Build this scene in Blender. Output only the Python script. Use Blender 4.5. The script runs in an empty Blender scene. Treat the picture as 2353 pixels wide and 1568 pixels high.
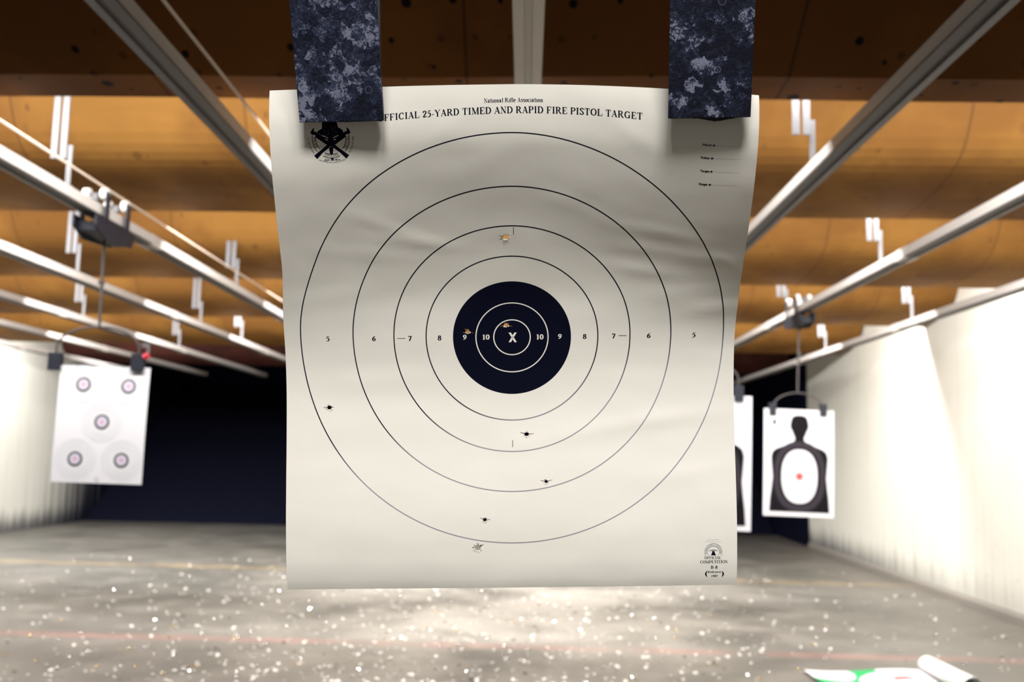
import bpy, bmesh, math, random
from math import sin, cos, pi, sqrt, atan, atan2, radians, degrees
from mathutils import Vector, Matrix
from mathutils.geometry import delaunay_2d_cdt, barycentric_transform, tessellate_polygon
from mathutils.bvhtree import BVHTree
from mathutils import noise as mnoise

EXPO = 0.0
S = bpy.context.scene
COL = S.collection
random.seed(7)

# ------------------------------------------------------------------ camera
H = 1.30                                   # camera height above the floor
F = 2200.0                                 # focal length in pixels of the 2353 x 1568 frame
PITCH, YAW, ROLL = radians(6.749), radians(0.9107), 0.02
CAM = Vector((0, 0, H))
ROT = Matrix.Rotation(YAW, 3, 'Z') @ Matrix.Rotation(pi / 2 + PITCH, 3, 'X') @ Matrix.Rotation(ROLL, 3, 'Z')
cd = bpy.data.cameras.new('camera')
cam = bpy.data.objects.new('camera', cd)
COL.objects.link(cam)
cam.matrix_world = Matrix.Translation(CAM) @ ROT.to_4x4()
cd.sensor_fit = 'HORIZONTAL'; cd.sensor_width = 36.0
cd.lens = F / 2353 * 36.0
cd.clip_start = 0.05; cd.clip_end = 100
cd.dof.use_dof = True
cd.dof.focus_distance = 1.09
cd.dof.aperture_fstop = 5.4
S.camera = cam

# ------------------------------------------------------------------ world, exposure, lamps
S.view_settings.view_transform = 'Standard'
S.view_settings.look = 'None'
S.view_settings.gamma = 1.0
S.view_settings.use_curve_mapping = False
S.view_settings.exposure = EXPO
W = bpy.data.worlds.new('world'); S.world = W; W.use_nodes = True
W.node_tree.nodes['Background'].inputs[0].default_value = (0.95, 0.92, 0.90, 1)
W.node_tree.nodes['Background'].inputs[1].default_value = 0.10

def area(name, loc, aim, sx, sy, power, col=(0.96, 0.955, 0.955), rz=0.0, spread=pi):
    l = bpy.data.lights.new(name, 'AREA'); l.shape = 'RECTANGLE'
    l.size = sx; l.size_y = sy; l.energy = power; l.color = col
    o = bpy.data.objects.new(name, l); COL.objects.link(o)
    o.location = loc
    o.rotation_euler = (Matrix.Rotation(rz, 3, 'Z') @ Vector(aim).to_track_quat('-Z', 'Y').to_matrix()).to_euler()
    l.spread = spread
    return o

EDGES = [3.71, 5.59, 7.83, 10.13, 12.95, 16.2]      # far lower edges of the ceiling baffles
HB = H + 1.42                                        # their height
BAYW = [560, 640, 680, 800]                          # tubes in the bay behind each baffle
for k in range(4):
    y, z = EDGES[k] + 0.13 + 0.045, HB + 0.28
    area('bay_tubes_down', (-1.8, y, z), (0, 0.1, -1), 11.4, 0.10, BAYW[k] * 0.62, rz=-0.025)
    area('bay_tubes_forward', (-1.8, y + 0.03, z + 0.02), (0, 1, 0.05), 11.4, 0.08, BAYW[k] * 0.30, rz=-0.025)
area('bay_tubes_far_left', (-6.4, EDGES[4] + 0.6, HB + 0.35), (0, 0.3, -1), 2.2, 0.10, 120)
area('firing_line_lamp', (0.10, -0.90, H + 2.45), (0, 0.25, -1), 1.3, 0.4, 103, (0.965, 0.967, 0.965), spread=radians(100))

# ------------------------------------------------------------------ helpers
def ray(px, py):
    return ROT @ Vector(((px - 1176.5) / F, -(py - 784) / F, -1.0))
def atz(px, py, z):
    d = ray(px, py); return CAM + d * ((z - H) / d.z)
def atx(px, py, x):
    d = ray(px, py); return CAM + d * (x / d.x)
def aty(px, py, y):
    d = ray(px, py); return CAM + d * (y / d.y)

def tag(o, label=None, cat=None, group=None, kind=None):
    if label: o['label'] = label
    if cat: o['category'] = cat
    if group: o['group'] = group
    if kind: o['kind'] = kind
    return o
def empty(name, loc=(0, 0, 0), rz=0.0):
    o = bpy.data.objects.new(name, None); COL.objects.link(o)
    o.location = loc; o.rotation_euler = (0, 0, rz); o.empty_display_size = 0.05
    return o
def mk(name, verts, faces, mats, parent=None, fm=None, smooth=False):
    me = bpy.data.meshes.new(name)
    me.from_pydata([tuple(v) for v in verts], [], faces)
    for m in (mats if isinstance(mats, (list, tuple)) else [mats]): me.materials.append(m)
    if fm:
        for i, p in enumerate(me.polygons): p.material_index = fm[i]
    if smooth:
        for p in me.polygons: p.use_smooth = True
    me.update()
    o = bpy.data.objects.new(name, me); COL.objects.link(o)
    if parent: o.parent = parent
    return o
class MB:
    """collects simple solids into one mesh"""
    def __init__(s): s.v = []; s.f = []; s.m = []; s.mi = 0
    def add(s, vs, fs):
        n = len(s.v); s.v += [Vector(v) for v in vs]
        for f in fs: s.f.append(tuple(n + i for i in f)); s.m.append(s.mi)
    def box(s, c, d, rot=None):
        x, y, z = d[0] / 2, d[1] / 2, d[2] / 2
        vs = [Vector(p) for p in ((-x,-y,-z),(x,-y,-z),(x,y,-z),(-x,y,-z),(-x,-y,z),(x,-y,z),(x,y,z),(-x,y,z))]
        if rot is not None: vs = [rot @ v for v in vs]
        s.add([v + Vector(c) for v in vs], [(0,3,2,1),(4,5,6,7),(0,1,5,4),(1,2,6,5),(2,3,7,6),(3,0,4,7)])
    def cyl(s, a, b, r, n=12, r2=None, caps=True):
        a, b = Vector(a), Vector(b); r2 = r if r2 is None else r2
        q = (b - a).to_track_quat('Z', 'Y')
        vs = [a + q @ Vector((r * cos(2*pi*i/n), r * sin(2*pi*i/n), 0)) for i in range(n)]
        vs += [b + q @ Vector((r2 * cos(2*pi*i/n), r2 * sin(2*pi*i/n), 0)) for i in range(n)]
        fs = [(i, (i+1) % n, n + (i+1) % n, n + i) for i in range(n)]
        if caps: fs += [tuple(range(n-1, -1, -1)), tuple(range(n, 2*n))]
        s.add(vs, fs)
    def tube(s, pts, r, n=8):
        pts = [Vector(p) for p in pts]; vs = []; fs = []
        for i, p in enumerate(pts):
            t = (pts[min(i+1, len(pts)-1)] - pts[max(i-1, 0)]).normalized()
            up = Vector((0, 1, 0)) if abs(t.y) < 0.9 else Vector((0, 0, 1))
            a = t.cross(up).normalized(); b = t.cross(a)
            vs += [p + a * r * cos(2*pi*j/n) + b * r * sin(2*pi*j/n) for j in range(n)]
        for i in range(len(pts)-1):
            fs += [(i*n+j, i*n+(j+1) % n, (i+1)*n+(j+1) % n, (i+1)*n+j) for j in range(n)]
        fs += [tuple(range(n-1, -1, -1)), tuple(range((len(pts)-1)*n, len(pts)*n))]
        s.add(vs, fs)
    def prism(s, prof, fn, t0, t1):
        """profile (a,b) closed polygon swept from t0 to t1; fn(a,b,t)->xyz"""
        n = len(prof)
        vs = [fn(a, b, t0) for a, b in prof] + [fn(a, b, t1) for a, b in prof]
        fs = [(i, (i+1) % n, n + (i+1) % n, n + i) for i in range(n)] + [tuple(range(n-1, -1, -1)), tuple(range(n, 2*n))]
        s.add(vs, fs)
    def build(s, name, mats, parent=None, bevel=0.0, smooth=False):
        o = mk(name, s.v, s.f, mats, parent, s.m, smooth)
        bm = bmesh.new(); bm.from_mesh(o.data)
        bmesh.ops.recalc_face_normals(bm, faces=bm.faces); bm.to_mesh(o.data); bm.free()
        if bevel:
            b = o.modifiers.new('bevel', 'BEVEL'); b.width = bevel; b.segments = 2; b.limit_method = 'ANGLE'
        return o

# ------------------------------------------------------------------ materials
def lin(r, g, b):
    f = lambda c: (c/255/12.92) if c/255 <= 0.04045 else ((c/255+0.055)/1.055)**2.4
    return (f(r), f(g), f(b), 1.0)
class NT:
    def __init__(s, name):
        s.m = bpy.data.materials.new(name); s.m.use_nodes = True
        s.t = s.m.node_tree; s.n = s.t.nodes; s.b = s.n['Principled BSDF']
    def node(s, t, **kw):
        n = s.n.new(t)
        for k, v in kw.items():
            if k.startswith('i_'):
                n.inputs[int(k[2:]) if k[2:].isdigit() else k[2:].replace('_', ' ')].default_value = v
            else: setattr(n, k, v)
        return n
    def link(s, a, b): s.t.links.new(a, b)
    def coord(s, scale=(1, 1, 1), out='Object'):
        tc = s.node('ShaderNodeTexCoord'); mp = s.node('ShaderNodeMapping'); mp.inputs['Scale'].default_value = scale
        s.link(tc.outputs[out], mp.inputs[0]); return mp.outputs[0]
    def noise(s, vec, scale, detail=4, rough=0.55, dist=0.0):
        n = s.node('ShaderNodeTexNoise'); n.inputs['Scale'].default_value = scale; n.inputs['Detail'].default_value = detail
        n.inputs['Roughness'].default_value = rough; n.inputs['Distortion'].default_value = dist
        s.link(vec, n.inputs['Vector']); return n.outputs[0]
    def voro(s, vec, scale, feature='F1', rnd=1.0):
        n = s.node('ShaderNodeTexVoronoi'); n.feature = feature; n.inputs['Scale'].default_value = scale
        n.inputs['Randomness'].default_value = rnd; s.link(vec, n.inputs['Vector']); return n
    def ramp(s, fac, stops):
        n = s.node('ShaderNodeValToRGB'); e = n.color_ramp.elements
        while len(e) < len(stops): e.new(0.5)
        for i, (p, c) in enumerate(stops):
            e[i].position = p; e[i].color = c if len(c) == 4 else (*c, 1)
        s.link(fac, n.inputs[0]); return n.outputs[0]
    def step(s, v, a, b):
        n = s.node('ShaderNodeMapRange'); n.interpolation_type = 'SMOOTHSTEP'
        n.inputs['From Min'].default_value = a; n.inputs['From Max'].default_value = b
        s.link(v, n.inputs['Value']); return n.outputs[0]
    def math(s, op, a, b=None):
        n = s.node('ShaderNodeMath'); n.operation = op
        for i, x in enumerate((a, b)):
            if x is None: continue
            if isinstance(x, (int, float)): n.inputs[i].default_value = x
            else: s.link(x, n.inputs[i])
        return n.outputs[0]
    def mix(s, fac, a, b, blend='MIX'):
        n = s.node('ShaderNodeMix'); n.data_type = 'RGBA'; n.blend_type = blend
        for sock, x in ((n.inputs['Factor'], fac), (n.inputs[6], a), (n.inputs[7], b)):
            if isinstance(x, (int, float)): sock.default_value = x
            elif isinstance(x, (tuple, list)): sock.default_value = x if len(x) == 4 else (*x, 1)
            else: s.link(x, sock)
        return n.outputs[2]
    def sep(s, vec):
        n = s.node('ShaderNodeSeparateXYZ'); s.link(vec, n.inputs[0]); return n.outputs
    def base(s, c, rough=0.5, metal=0.0, spec=None):
        i = s.b.inputs
        if isinstance(c, (tuple, list)): i['Base Color'].default_value = c if len(c) == 4 else (*c, 1)
        else: s.link(c, i['Base Color'])
        if isinstance(rough, (int, float)): i['Roughness'].default_value = rough
        else: s.link(rough, i['Roughness'])
        i['Metallic'].default_value = metal
        if spec is not None: i['Specular IOR Level'].default_value = spec
        return s
    def bump(s, h, strength=0.3, dist=0.01):
        n = s.node('ShaderNodeBump'); n.inputs['Strength'].default_value = strength; n.inputs['Distance'].default_value = dist
        s.link(h, n.inputs['Height']); s.link(n.outputs[0], s.b.inputs['Normal']); return s
def plain(name, c, rough=0.5, metal=0.0, spec=None):
    t = NT(name); v = t.coord(); n = t.noise(v, 9, 3)
    t.base(t.mix(t.math('MULTIPLY', n, 0.25), c, tuple(x * 0.75 for x in c[:3])), rough, metal, spec); return t.m

M = {}
# paper
t = NT('target_paper'); v = t.coord()
n1 = t.noise(v, 900, 2); n2 = t.noise(v, 14, 3)
c = t.mix(t.math('MULTIPLY', n1, 0.35), lin(238, 232, 220), lin(214, 208, 196))
t.base(c, 0.72, 0, 0.25); t.bump(t.math('ADD', t.math('MULTIPLY', n2, 1.0), t.math('MULTIPLY', n1, 0.05)), 0.10, 0.004); M['paper'] = t.m
M['ink'] = plain('black_ink', (0.0028, 0.0035, 0.013), 0.65, 0, 0.06)
M['disc_ink'] = plain('bullseye_ink', (0.003, 0.0035, 0.013), 0.65, 0, 0.06)
M['grey_ink'] = plain('pale_grey_ink', lin(150, 146, 150), 0.5)
M['faint_ink'] = plain('faint_grey_ink', lin(196, 192, 186), 0.6)
# ring ink: grey gloss sheen painted in towards the lower right
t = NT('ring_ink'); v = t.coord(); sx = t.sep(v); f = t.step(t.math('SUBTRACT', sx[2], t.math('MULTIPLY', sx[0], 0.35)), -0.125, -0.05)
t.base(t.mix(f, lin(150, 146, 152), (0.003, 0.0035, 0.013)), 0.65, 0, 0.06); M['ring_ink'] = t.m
M['scorch'] = plain('lead_smudge', lin(88, 84, 84), 0.7)
M['scorch_brown'] = plain('torn_fibre', lin(128, 92, 62), 0.8)
# clamp: dark oxidised steel with splashes of lead spatter
def clamp_mat(name, lo, hi, off, splash=()):
    t = NT(name); v = t.coord(); mp = t.node('ShaderNodeMapping'); mp.inputs['Location'].default_value = (off, off * 1.7, 0); t.link(v, mp.inputs[0]); v = mp.outputs[0]
    warp = t.node('ShaderNodeTexNoise'); warp.inputs['Scale'].default_value = 95; warp.inputs['Detail'].default_value = 5; t.link(v, warp.inputs['Vector'])
    vm = t.node('ShaderNodeVectorMath'); vm.operation = 'MULTIPLY_ADD'; vm.inputs[1].default_value = (0.022,) * 3
    t.link(warp.outputs[1], vm.inputs[0]); t.link(v, vm.inputs[2]); vw = vm.outputs[0]
    big = t.noise(v, 18, 5, 0.62)
    fl = t.voro(vw, 105).outputs['Color']; fls = t.sep(fl)[0]
    fine = t.voro(vw, 300); grain = t.noise(v, 420, 3, 0.7)
    fis = t.sep(fine.outputs['Color'])[1]
    a = t.math('ADD', t.math('MULTIPLY', big, 0.95), t.math('ADD', t.math('MULTIPLY', fls, 0.34), t.math('ADD', t.math('MULTIPLY', fis, 0.20), t.math('MULTIPLY', t.math('SUBTRACT', grain, 0.5), 0.55))))
    for sx_, sz_, sr_, sk_ in splash:                      # lead splashes with ragged rims
        dn = t.node('ShaderNodeVectorMath'); dn.operation = 'DISTANCE'
        cb = t.node('ShaderNodeCombineXYZ'); cb.inputs[0].default_value = sx_ + off + 0.011; cb.inputs[2].default_value = sz_ + 0.011; cb.inputs[1].default_value = off * 1.7 + 0.011
        t.link(vw, dn.inputs[0]); t.link(cb.outputs[0], dn.inputs[1])
        a = t.math('ADD', a, t.math('MULTIPLY', t.step(dn.outputs['Value'], sr_, sr_ * 0.25), sk_))
    col = t.ramp(a, [(lo, (0.002, 0.003, 0.012)), (lo + (hi - lo) * 0.35, (0.010, 0.013, 0.032)), (lo + (hi - lo) * 0.7, (0.035, 0.042, 0.082)), (hi, (0.21, 0.22, 0.30))])
    dots = t.voro(v, 60); d = t.math('ABSOLUTE', t.math('SUBTRACT', dots.outputs['Distance'], 0.22))
    ringm = t.math('MULTIPLY', t.step(d, 0.035, 0.0), t.step(t.sep(dots.outputs['Color'])[2], 0.88, 0.92))
    col = t.mix(t.math('MULTIPLY', ringm, 0.35), col, (0.30, 0.31, 0.42))
    spk = t.voro(v, 420); sm = t.math('MULTIPLY', t.step(spk.outputs['Distance'], 0.22, 0.08), t.step(t.sep(spk.outputs['Color'])[0], 0.86, 0.92))
    sm = t.math('MULTIPLY', sm, t.step(a, lo + (hi - lo) * 0.35, hi))
    col = t.mix(sm, col, (0.75, 0.74, 0.78))
    t.base(col, 0.62, 0.0, 0.25); t.bump(a, 0.5, 0.002); return t.m
M['clamp_a'] = clamp_mat('spattered_steel', 0.54, 1.04, 0.13, [(0.002, 0.032, 0.028, 0.20), (0.018, 0.060, 0.015, 0.18), (-0.036, 0.022, 0.024, 0.14), (0.03, 0.1, 0.03, 0.08), (-0.01, 0.08, 0.05, 0.07)])
M['clamp_b'] = clamp_mat('spattered_shaded_steel', 0.68, 1.14, 3.31, [(-0.012, 0.056, 0.014, 0.24), (-0.033, 0.018, 0.017, 0.20), (0.033, 0.036, 0.013, 0.20), (0.0, 0.012, 0.016, 0.18), (0.012, 0.028, 0.012, 0.16), (-0.03, 0.09, 0.02, 0.12), (0.002, 0.006, 0.012, 0.2)])  # darker copy of the steel, weaker light on this clamp put into the colour
M['black'] = plain('black_paint', (0.006, 0.007, 0.016), 0.55)
M['rubber'] = plain('black_rubber', (0.006, 0.007, 0.013), 0.7)
M['red'] = plain('red_plastic', lin(200, 40, 60), 0.4)
# plywood baffles
def wood(name, c0, c1, hole, holes=1.0, hmin=0.30):
    t = NT(name); v = t.coord(); g = t.noise(t.coord((0.25, 3, 3)), 5, 5, 0.6, 0.4)
    bl = t.noise(v, 1.3, 4, 0.6)
    col = t.mix(t.step(bl, 0.40, 0.62), c0, c1)
    col = t.mix(t.math('MULTIPLY', g, 0.35), col, tuple(x * 0.55 for x in c0[:3]))
    st = t.noise(v, 0.9, 3, 0.5); col = t.mix(t.math('MULTIPLY', t.step(st, 0.60, 0.78), 0.40), col, tuple(x * 0.45 for x in c0[:3]))
    w = t.voro(v, 4.8); w.voronoi_dimensions = '2D'; rnd = t.sep(w.outputs['Color'])
    pw = t.math('POWER', rnd[0], 2.5); r = t.math('ADD', 0.036, t.math('MULTIPLY', pw, 0.085)); r = t.math('MULTIPLY', r, t.step(rnd[1], hmin, hmin + 0.04))
    q = t.math('SUBTRACT', t.math('ADD', w.outputs['Distance'], t.math('MULTIPLY', t.math('SUBTRACT', t.noise(v, 40, 2), 0.5), 0.03)), r); hm = t.math('MULTIPLY', t.step(q, 0.008, -0.008), t.step(rnd[1], hmin, hmin + 0.04))
    w2 = t.voro(v, 6.5); w2.voronoi_dimensions = '2D'; r2 = t.sep(w2.outputs['Color']); q2 = t.math('SUBTRACT', w2.outputs['Distance'], t.math('MULTIPLY', r2[0], 0.11))
    hm2 = t.math('MULTIPLY', t.step(q2, 0.03, -0.02), t.step(r2[1], 0.45, 0.5))
    col = t.mix(t.math('MULTIPLY', hm2, 0.45 * holes), col, hole)
    col = t.mix(t.math('MULTIPLY', hm, holes), col, hole)
    x = t.sep(v)[0]; fr = t.math('FRACT', t.math('MULTIPLY', t.math('ADD', x, 0.86), 1 / 1.22)); seam = t.step(t.math('ABSOLUTE', t.math('SUBTRACT', fr, 0.5)), 0.0060, 0.0030)
    col = t.mix(t.math('MULTIPLY', seam, 0.55), col, hole)
    t.base(col, 0.7, 0, 0.08); return t.m
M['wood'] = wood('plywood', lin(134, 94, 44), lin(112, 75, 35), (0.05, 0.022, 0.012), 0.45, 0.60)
M['wood_near'] = wood('plywood_near_shaded', lin(112, 69, 27), lin(94, 56, 21), (0.003, 0.0015, 0.002), 1.0, 0.12)  # nearest baffle: same plywood with its shade put into the colour
M['wood_dark'] = wood('plywood_unlit', lin(92, 52, 44), lin(70, 40, 36), (0.01, 0.006, 0.006), 0.6)  # farthest baffle: its lack of light put into the colour
# metal
M['rail'] = plain('grey_steel', lin(186, 180, 174), 0.45, 0.0, 0.4)
M['rail_lip'] = plain('shaded_grey_steel', lin(98, 93, 90), 0.5, 0.0, 0.4)  # shade of the rail underside put into the lip colour
M['rail_pale'] = plain('lit_grey_steel', lin(204, 196, 184), 0.5, 0.0, 0.4)  # lighter copy for the centre rail, its stronger light put into the colour
M['zinc'] = plain('zinc_steel', lin(100, 98, 99), 0.5, 0.0, 0.5)
M['rod'] = plain('dark_rod', lin(60, 54, 53), 0.5)
M['cord'] = plain('pale_cord', lin(214, 196, 178), 0.8)
M['pulley'] = plain('white_nylon', lin(245, 242, 236), 0.4)
# walls
def wallmat(name, soot0=None, soot1=None):
    t = NT(name); v = t.coord(); sx = t.sep(v)
    st = t.noise(t.coord((1, 2.2, 0.10)), 3.5, 4, 0.65)
    col = t.mix(t.math('MULTIPLY', t.step(st, 0.50, 0.75), 0.16), lin(216, 213, 201), lin(152, 144, 128))
    w = t.voro(t.coord((1, 1.6, 1.0)), 7.0); r = t.sep(w.outputs['Color'])
    pm = t.math('MULTIPLY', t.step(w.outputs['Distance'], 0.16, 0.08), t.step(r[1], 0.72, 0.76))
    pm = t.math('MULTIPLY', pm, t.step(sx[2], 2.1, 1.2))
    col = t.mix(t.math('MULTIPLY', pm, 0.35), col, lin(110, 100, 88))
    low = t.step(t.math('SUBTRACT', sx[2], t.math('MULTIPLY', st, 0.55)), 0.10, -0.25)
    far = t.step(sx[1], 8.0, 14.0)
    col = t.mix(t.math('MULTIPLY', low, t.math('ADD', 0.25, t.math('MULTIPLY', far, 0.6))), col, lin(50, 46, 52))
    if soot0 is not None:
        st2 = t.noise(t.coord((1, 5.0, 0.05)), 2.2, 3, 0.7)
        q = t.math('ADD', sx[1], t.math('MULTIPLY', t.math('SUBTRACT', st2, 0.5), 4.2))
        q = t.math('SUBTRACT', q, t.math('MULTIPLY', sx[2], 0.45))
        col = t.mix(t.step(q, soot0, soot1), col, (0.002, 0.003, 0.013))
    t.base(col, 0.75, 0, 0.2); t.bump(t.noise(v, 6, 3), 0.15, 0.02); return t.m
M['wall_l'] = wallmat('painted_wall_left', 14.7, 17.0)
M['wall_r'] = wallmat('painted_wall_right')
t = NT('rubber_granulate'); v = t.coord(); n = t.noise(v, 30, 4, 0.7); vo = t.voro(v, 45)
sp = t.math('MULTIPLY', t.step(vo.outputs['Distance'], 0.35, 0.1), t.step(t.sep(vo.outputs['Color'])[0], 0.90, 0.94))
t.base(t.mix(sp, t.mix(n, (0.0008, 0.0012, 0.008), (0.004, 0.005, 0.017)), (0.05, 0.045, 0.05)), 0.8, 0, 0.15); t.bump(n, 0.8, 0.03); M['berm'] = t.m
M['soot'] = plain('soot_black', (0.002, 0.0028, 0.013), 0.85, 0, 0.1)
M['ceil'] = plain('ceiling_dark', lin(70, 62, 56), 0.9)
# floor
t = NT('concrete_floor'); v = t.coord(); sx = t.sep(v)
a = t.noise(v, 0.55, 5, 0.6, 0.3); b = t.noise(v, 2.2, 5, 0.65); c2 = t.noise(v, 11, 4, 0.7)
col = t.mix(t.step(a, 0.36, 0.66), lin(82, 80, 73), lin(102, 98, 91))
col = t.mix(t.math('MULTIPLY', t.step(b, 0.44, 0.70), 0.45), col, lin(126, 121, 113))
col = t.mix(t.math('MULTIPLY', t.step(c2, 0.50, 0.75), 0.25), col, lin(84, 79, 72))
glare = t.math('MULTIPLY', t.step(t.noise(v, 0.9, 5, 0.62, 0.3), 0.22, 0.66), t.step(t.math('ABSOLUTE', t.math('ADD', sx[0], 0.0)), 3.4, 0.0))  # pale glare along the middle of the floor, painted into the colour
glare = t.math('MULTIPLY', glare, t.math('ADD', 0.35, t.math('MULTIPLY', t.step(sx[1], 5.2, 7.6), 0.65)))
col = t.mix(t.math('MULTIPLY', glare, 0.85), col, lin(170, 163, 152))
col = t.mix(t.math('MULTIPLY', t.step(sx[1], 4.6, 3.2), 0.35), col, lin(52, 49, 46))      # unseen near strip, darkened only to cut bounce light
fb = t.step(b, 0.30, 0.60)
yl = t.step(t.math('ABSOLUTE', t.math('SUBTRACT', t.math('ADD', sx[1], t.math('MULTIPLY', sx[0], 0.042)), 10.62)), 0.20, 0.08)
col = t.mix(t.math('MULTIPLY', t.math('MULTIPLY', yl, fb), 0.17), col, lin(212, 172, 92))
rl = t.step(t.math('ABSOLUTE', t.math('SUBTRACT', t.math('ADD', sx[1], t.math('MULTIPLY', sx[0], 0.024)), 6.70)), 0.12, 0.04)
col = t.mix(t.math('MULTIPLY', t.math('MULTIPLY', rl, fb), 0.22), col, lin(190, 112, 100))
edge = t.step(sx[0], 2.6, 4.4); col = t.mix(t.math('MULTIPLY', edge, 0.35), col, lin(120, 110, 100))
farf = t.step(t.math('SUBTRACT', sx[1], t.math('MULTIPLY', a, 2.5)), 13.6, 16.0); col = t.mix(t.math('MULTIPLY', farf, 0.45), col, lin(70, 62, 58))
t.base(col, t.math('ADD', 0.34, t.math('MULTIPLY', b, 0.3)), 0, 0.5); t.bump(t.math('ADD', b, t.math('MULTIPLY', c2, 0.6)), 0.35, 0.012); M['floor'] = t.m
M['brass'] = plain('spent_brass', (0.80, 0.58, 0.28, 1), 0.22, 1.0)
M['nickel'] = plain('spent_nickel', (0.82, 0.80, 0.78, 1), 0.2, 1.0)
M['scrap'] = plain('paper_scrap', lin(216, 210, 200), 0.8)
M['white_sheet'] = plain('white_sheet', lin(228, 225, 226), 0.7)
M['olive'] = plain('olive_ring_ink', lin(36, 37, 24), 0.6)
M['lilac'] = plain('lilac_ink', lin(206, 196, 212), 0.6)
M['pale_ring'] = plain('pale_ring_ink', lin(220, 217, 222), 0.6)
M['orange'] = plain('orange_ink', lin(225, 90, 45), 0.6)
M['silh'] = plain('silhouette_ink', (0.0075, 0.006, 0.0078), 0.7, 0, 0.1)
M['silh_mid'] = plain('silhouette_grey_ink', (0.036, 0.030, 0.037), 0.7, 0, 0.1)
M['red_ink'] = plain('red_ink', lin(255, 60, 60), 0.6)
M['pink_ink'] = plain('pink_ink', lin(225, 165, 165), 0.6)
M['green'] = plain('green_ink', lin(40, 170, 96), 0.6)

# ------------------------------------------------------------------ room
XL, XR = -7.70, 4.20
def slab(name, c, d, m, **kw):
    b = MB(); b.box((0, 0, 0), d); o = b.build(name, m); o.location = c
    return tag(o, kind='structure', **kw)
fl = mk('floor', [(-9, -4, 0), (6.5, -4, 0), (6.5, 23, 0), (-9, 23, 0), (-9, -4, -.1), (6.5, -4, -.1), (6.5, 23, -.1), (-9, 23, -.1)],
        [(0, 1, 2, 3), (7, 6, 5, 4), (0, 4, 5, 1), (1, 5, 6, 2), (2, 6, 7, 3), (3, 7, 4, 0)], M['floor'])
tag(fl, kind='structure')
def wall(name, p, q, th, z1, m):
    p, q = Vector((p[0], p[1], 0)), Vector((q[0], q[1], 0)); n = Vector((q.y - p.y, -(q.x - p.x), 0)).normalized() * th
    b = MB(); b.add([p, q, q + n, p + n] + [w + Vector((0, 0, z1)) for w in (p, q, q + n, p + n)],
                    [(0, 3, 2, 1), (4, 5, 6, 7), (0, 1, 5, 4), (1, 2, 6, 5), (2, 3, 7, 6), (3, 0, 4, 7)])
    return tag(b.build(name, m), kind='structure')
def xr(y): return 4.11 + (y - 8.1) * 0.030
wall('wall_right', (xr(-4), -4), (xr(14.75), 14.75), 0.2, 3.9, M['wall_r'])
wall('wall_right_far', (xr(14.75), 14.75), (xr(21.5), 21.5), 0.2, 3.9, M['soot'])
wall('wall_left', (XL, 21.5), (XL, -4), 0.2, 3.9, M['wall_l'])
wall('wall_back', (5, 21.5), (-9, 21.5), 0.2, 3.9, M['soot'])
slab('ceiling', (-1.6, 9.0, 3.98), (15.6, 27, 0.16), M['ceil'])
# concrete foot along the right wall
b = MB(); b.prism([(0, 0), (-0.035, 0), (-0.035, 0.05), (0, 0.08)], lambda a, z, y: (xr(y) + a - 0.002, y, z), 5.0, 14.7)
tag(b.build('baseboard_right', plain('grey_foot', lin(132, 126, 117), 0.8)), kind='structure')
# granulate bullet trap at the end
vs, fs = [], []
NX, NY = 70, 16
for i in range(NX + 1):
    for j in range(NY + 1):
        tt = j / NY; x = XL + 0.01 + (xr(16.75 + tt * 4.5) - 0.05 - XL) * i / NX
        nz = mnoise.noise(Vector((x * 0.9, tt * 3, 3))) * 0.12 + mnoise.noise(Vector((x * 3, tt * 9, 1))) * 0.04
        vs.append((x, 16.75 + 0.02 * abs(x + 1) + tt * 4.5 + nz * (1 - tt), max(-0.02, tt * 2.7 + nz * (0.3 + tt) - 0.02)))
for i in range(NX):
    for j in range(NY):
        a = i * (NY + 1) + j; fs.append((a, a + NY + 1, a + NY + 2, a + 1))
o = mk('rubber_berm', vs, fs, M['berm'], smooth=True)
tag(o, 'black granulate bullet-stop berm sloping up at the far end of the floor', 'bullet trap')

# ------------------------------------------------------------------ ceiling baffles
SK = -0.025                                            # the baffles run slightly askew to the rails
def baffle(k, m, label, soff=0.60, x0=XL + 0.01, x1=4.2):
    E = EDGES[k]; up = (EDGES[k-1] + 0.28) if k else 2.0
    root = empty('ceiling_baffle', (0, E, HB))
    tag(root, label, 'baffle', 'plywood ceiling baffles')
    th = 0.022
    def strip(name, p):
        p = list(p); q = [(y + 0.006, z + th) for y, z in reversed(p)]
        b = MB(); NXX = 24
        prof = p + q
        n = len(prof); rows = []
        for i in range(NXX + 1):
            x = x0 + (min(x1, xr(E) - 0.004) - x0) * i / NXX
            wv = mnoise.noise(Vector((x * 0.8, k * 5.1, 0))) * 0.010
            rows.append([(x, y + SK * x, z + (wv if z < 0.03 else 0)) for y, z in prof])
        b.v = [Vector(v) for r in rows for v in r]
        for i in range(NXX):
            for j in range(n): b.f.append((i*n+j, i*n+(j+1) % n, (i+1)*n+(j+1) % n, (i+1)*n+j)); b.m.append(0)
        b.f += [tuple(range(n)), tuple(range(NXX*n, NXX*n+n))]; b.m += [0, 0]
        return b.build(name, m, root)
    strip('soffit_panel', [(0, 0), (-soff * 0.5, 0.015), (-soff * 0.75, 0.033), (-soff * 0.88, 0.046), (-soff, 0.062)] if k else [(0, 0), (-soff, 0.012)])
    strip('sloped_panel', [(-soff + a, b) for a, b in ((0, .062), (-.06, .078), (-.12, .10), (-.17, .128), (-.21, .16), (-.25, .205), (-.28, .25), (-.32, .32), (-.38, .45), (-.60, .92))] + [(up - E, 1.02)] if k else [(-soff, 0.012), (-soff - 0.42, 0.30), (up - E, 0.95)])
    return root
baffle(0, M['wood_near'], 'dark shaded plywood baffle nearest the camera, behind the two black clamps', 0.20)
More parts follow.
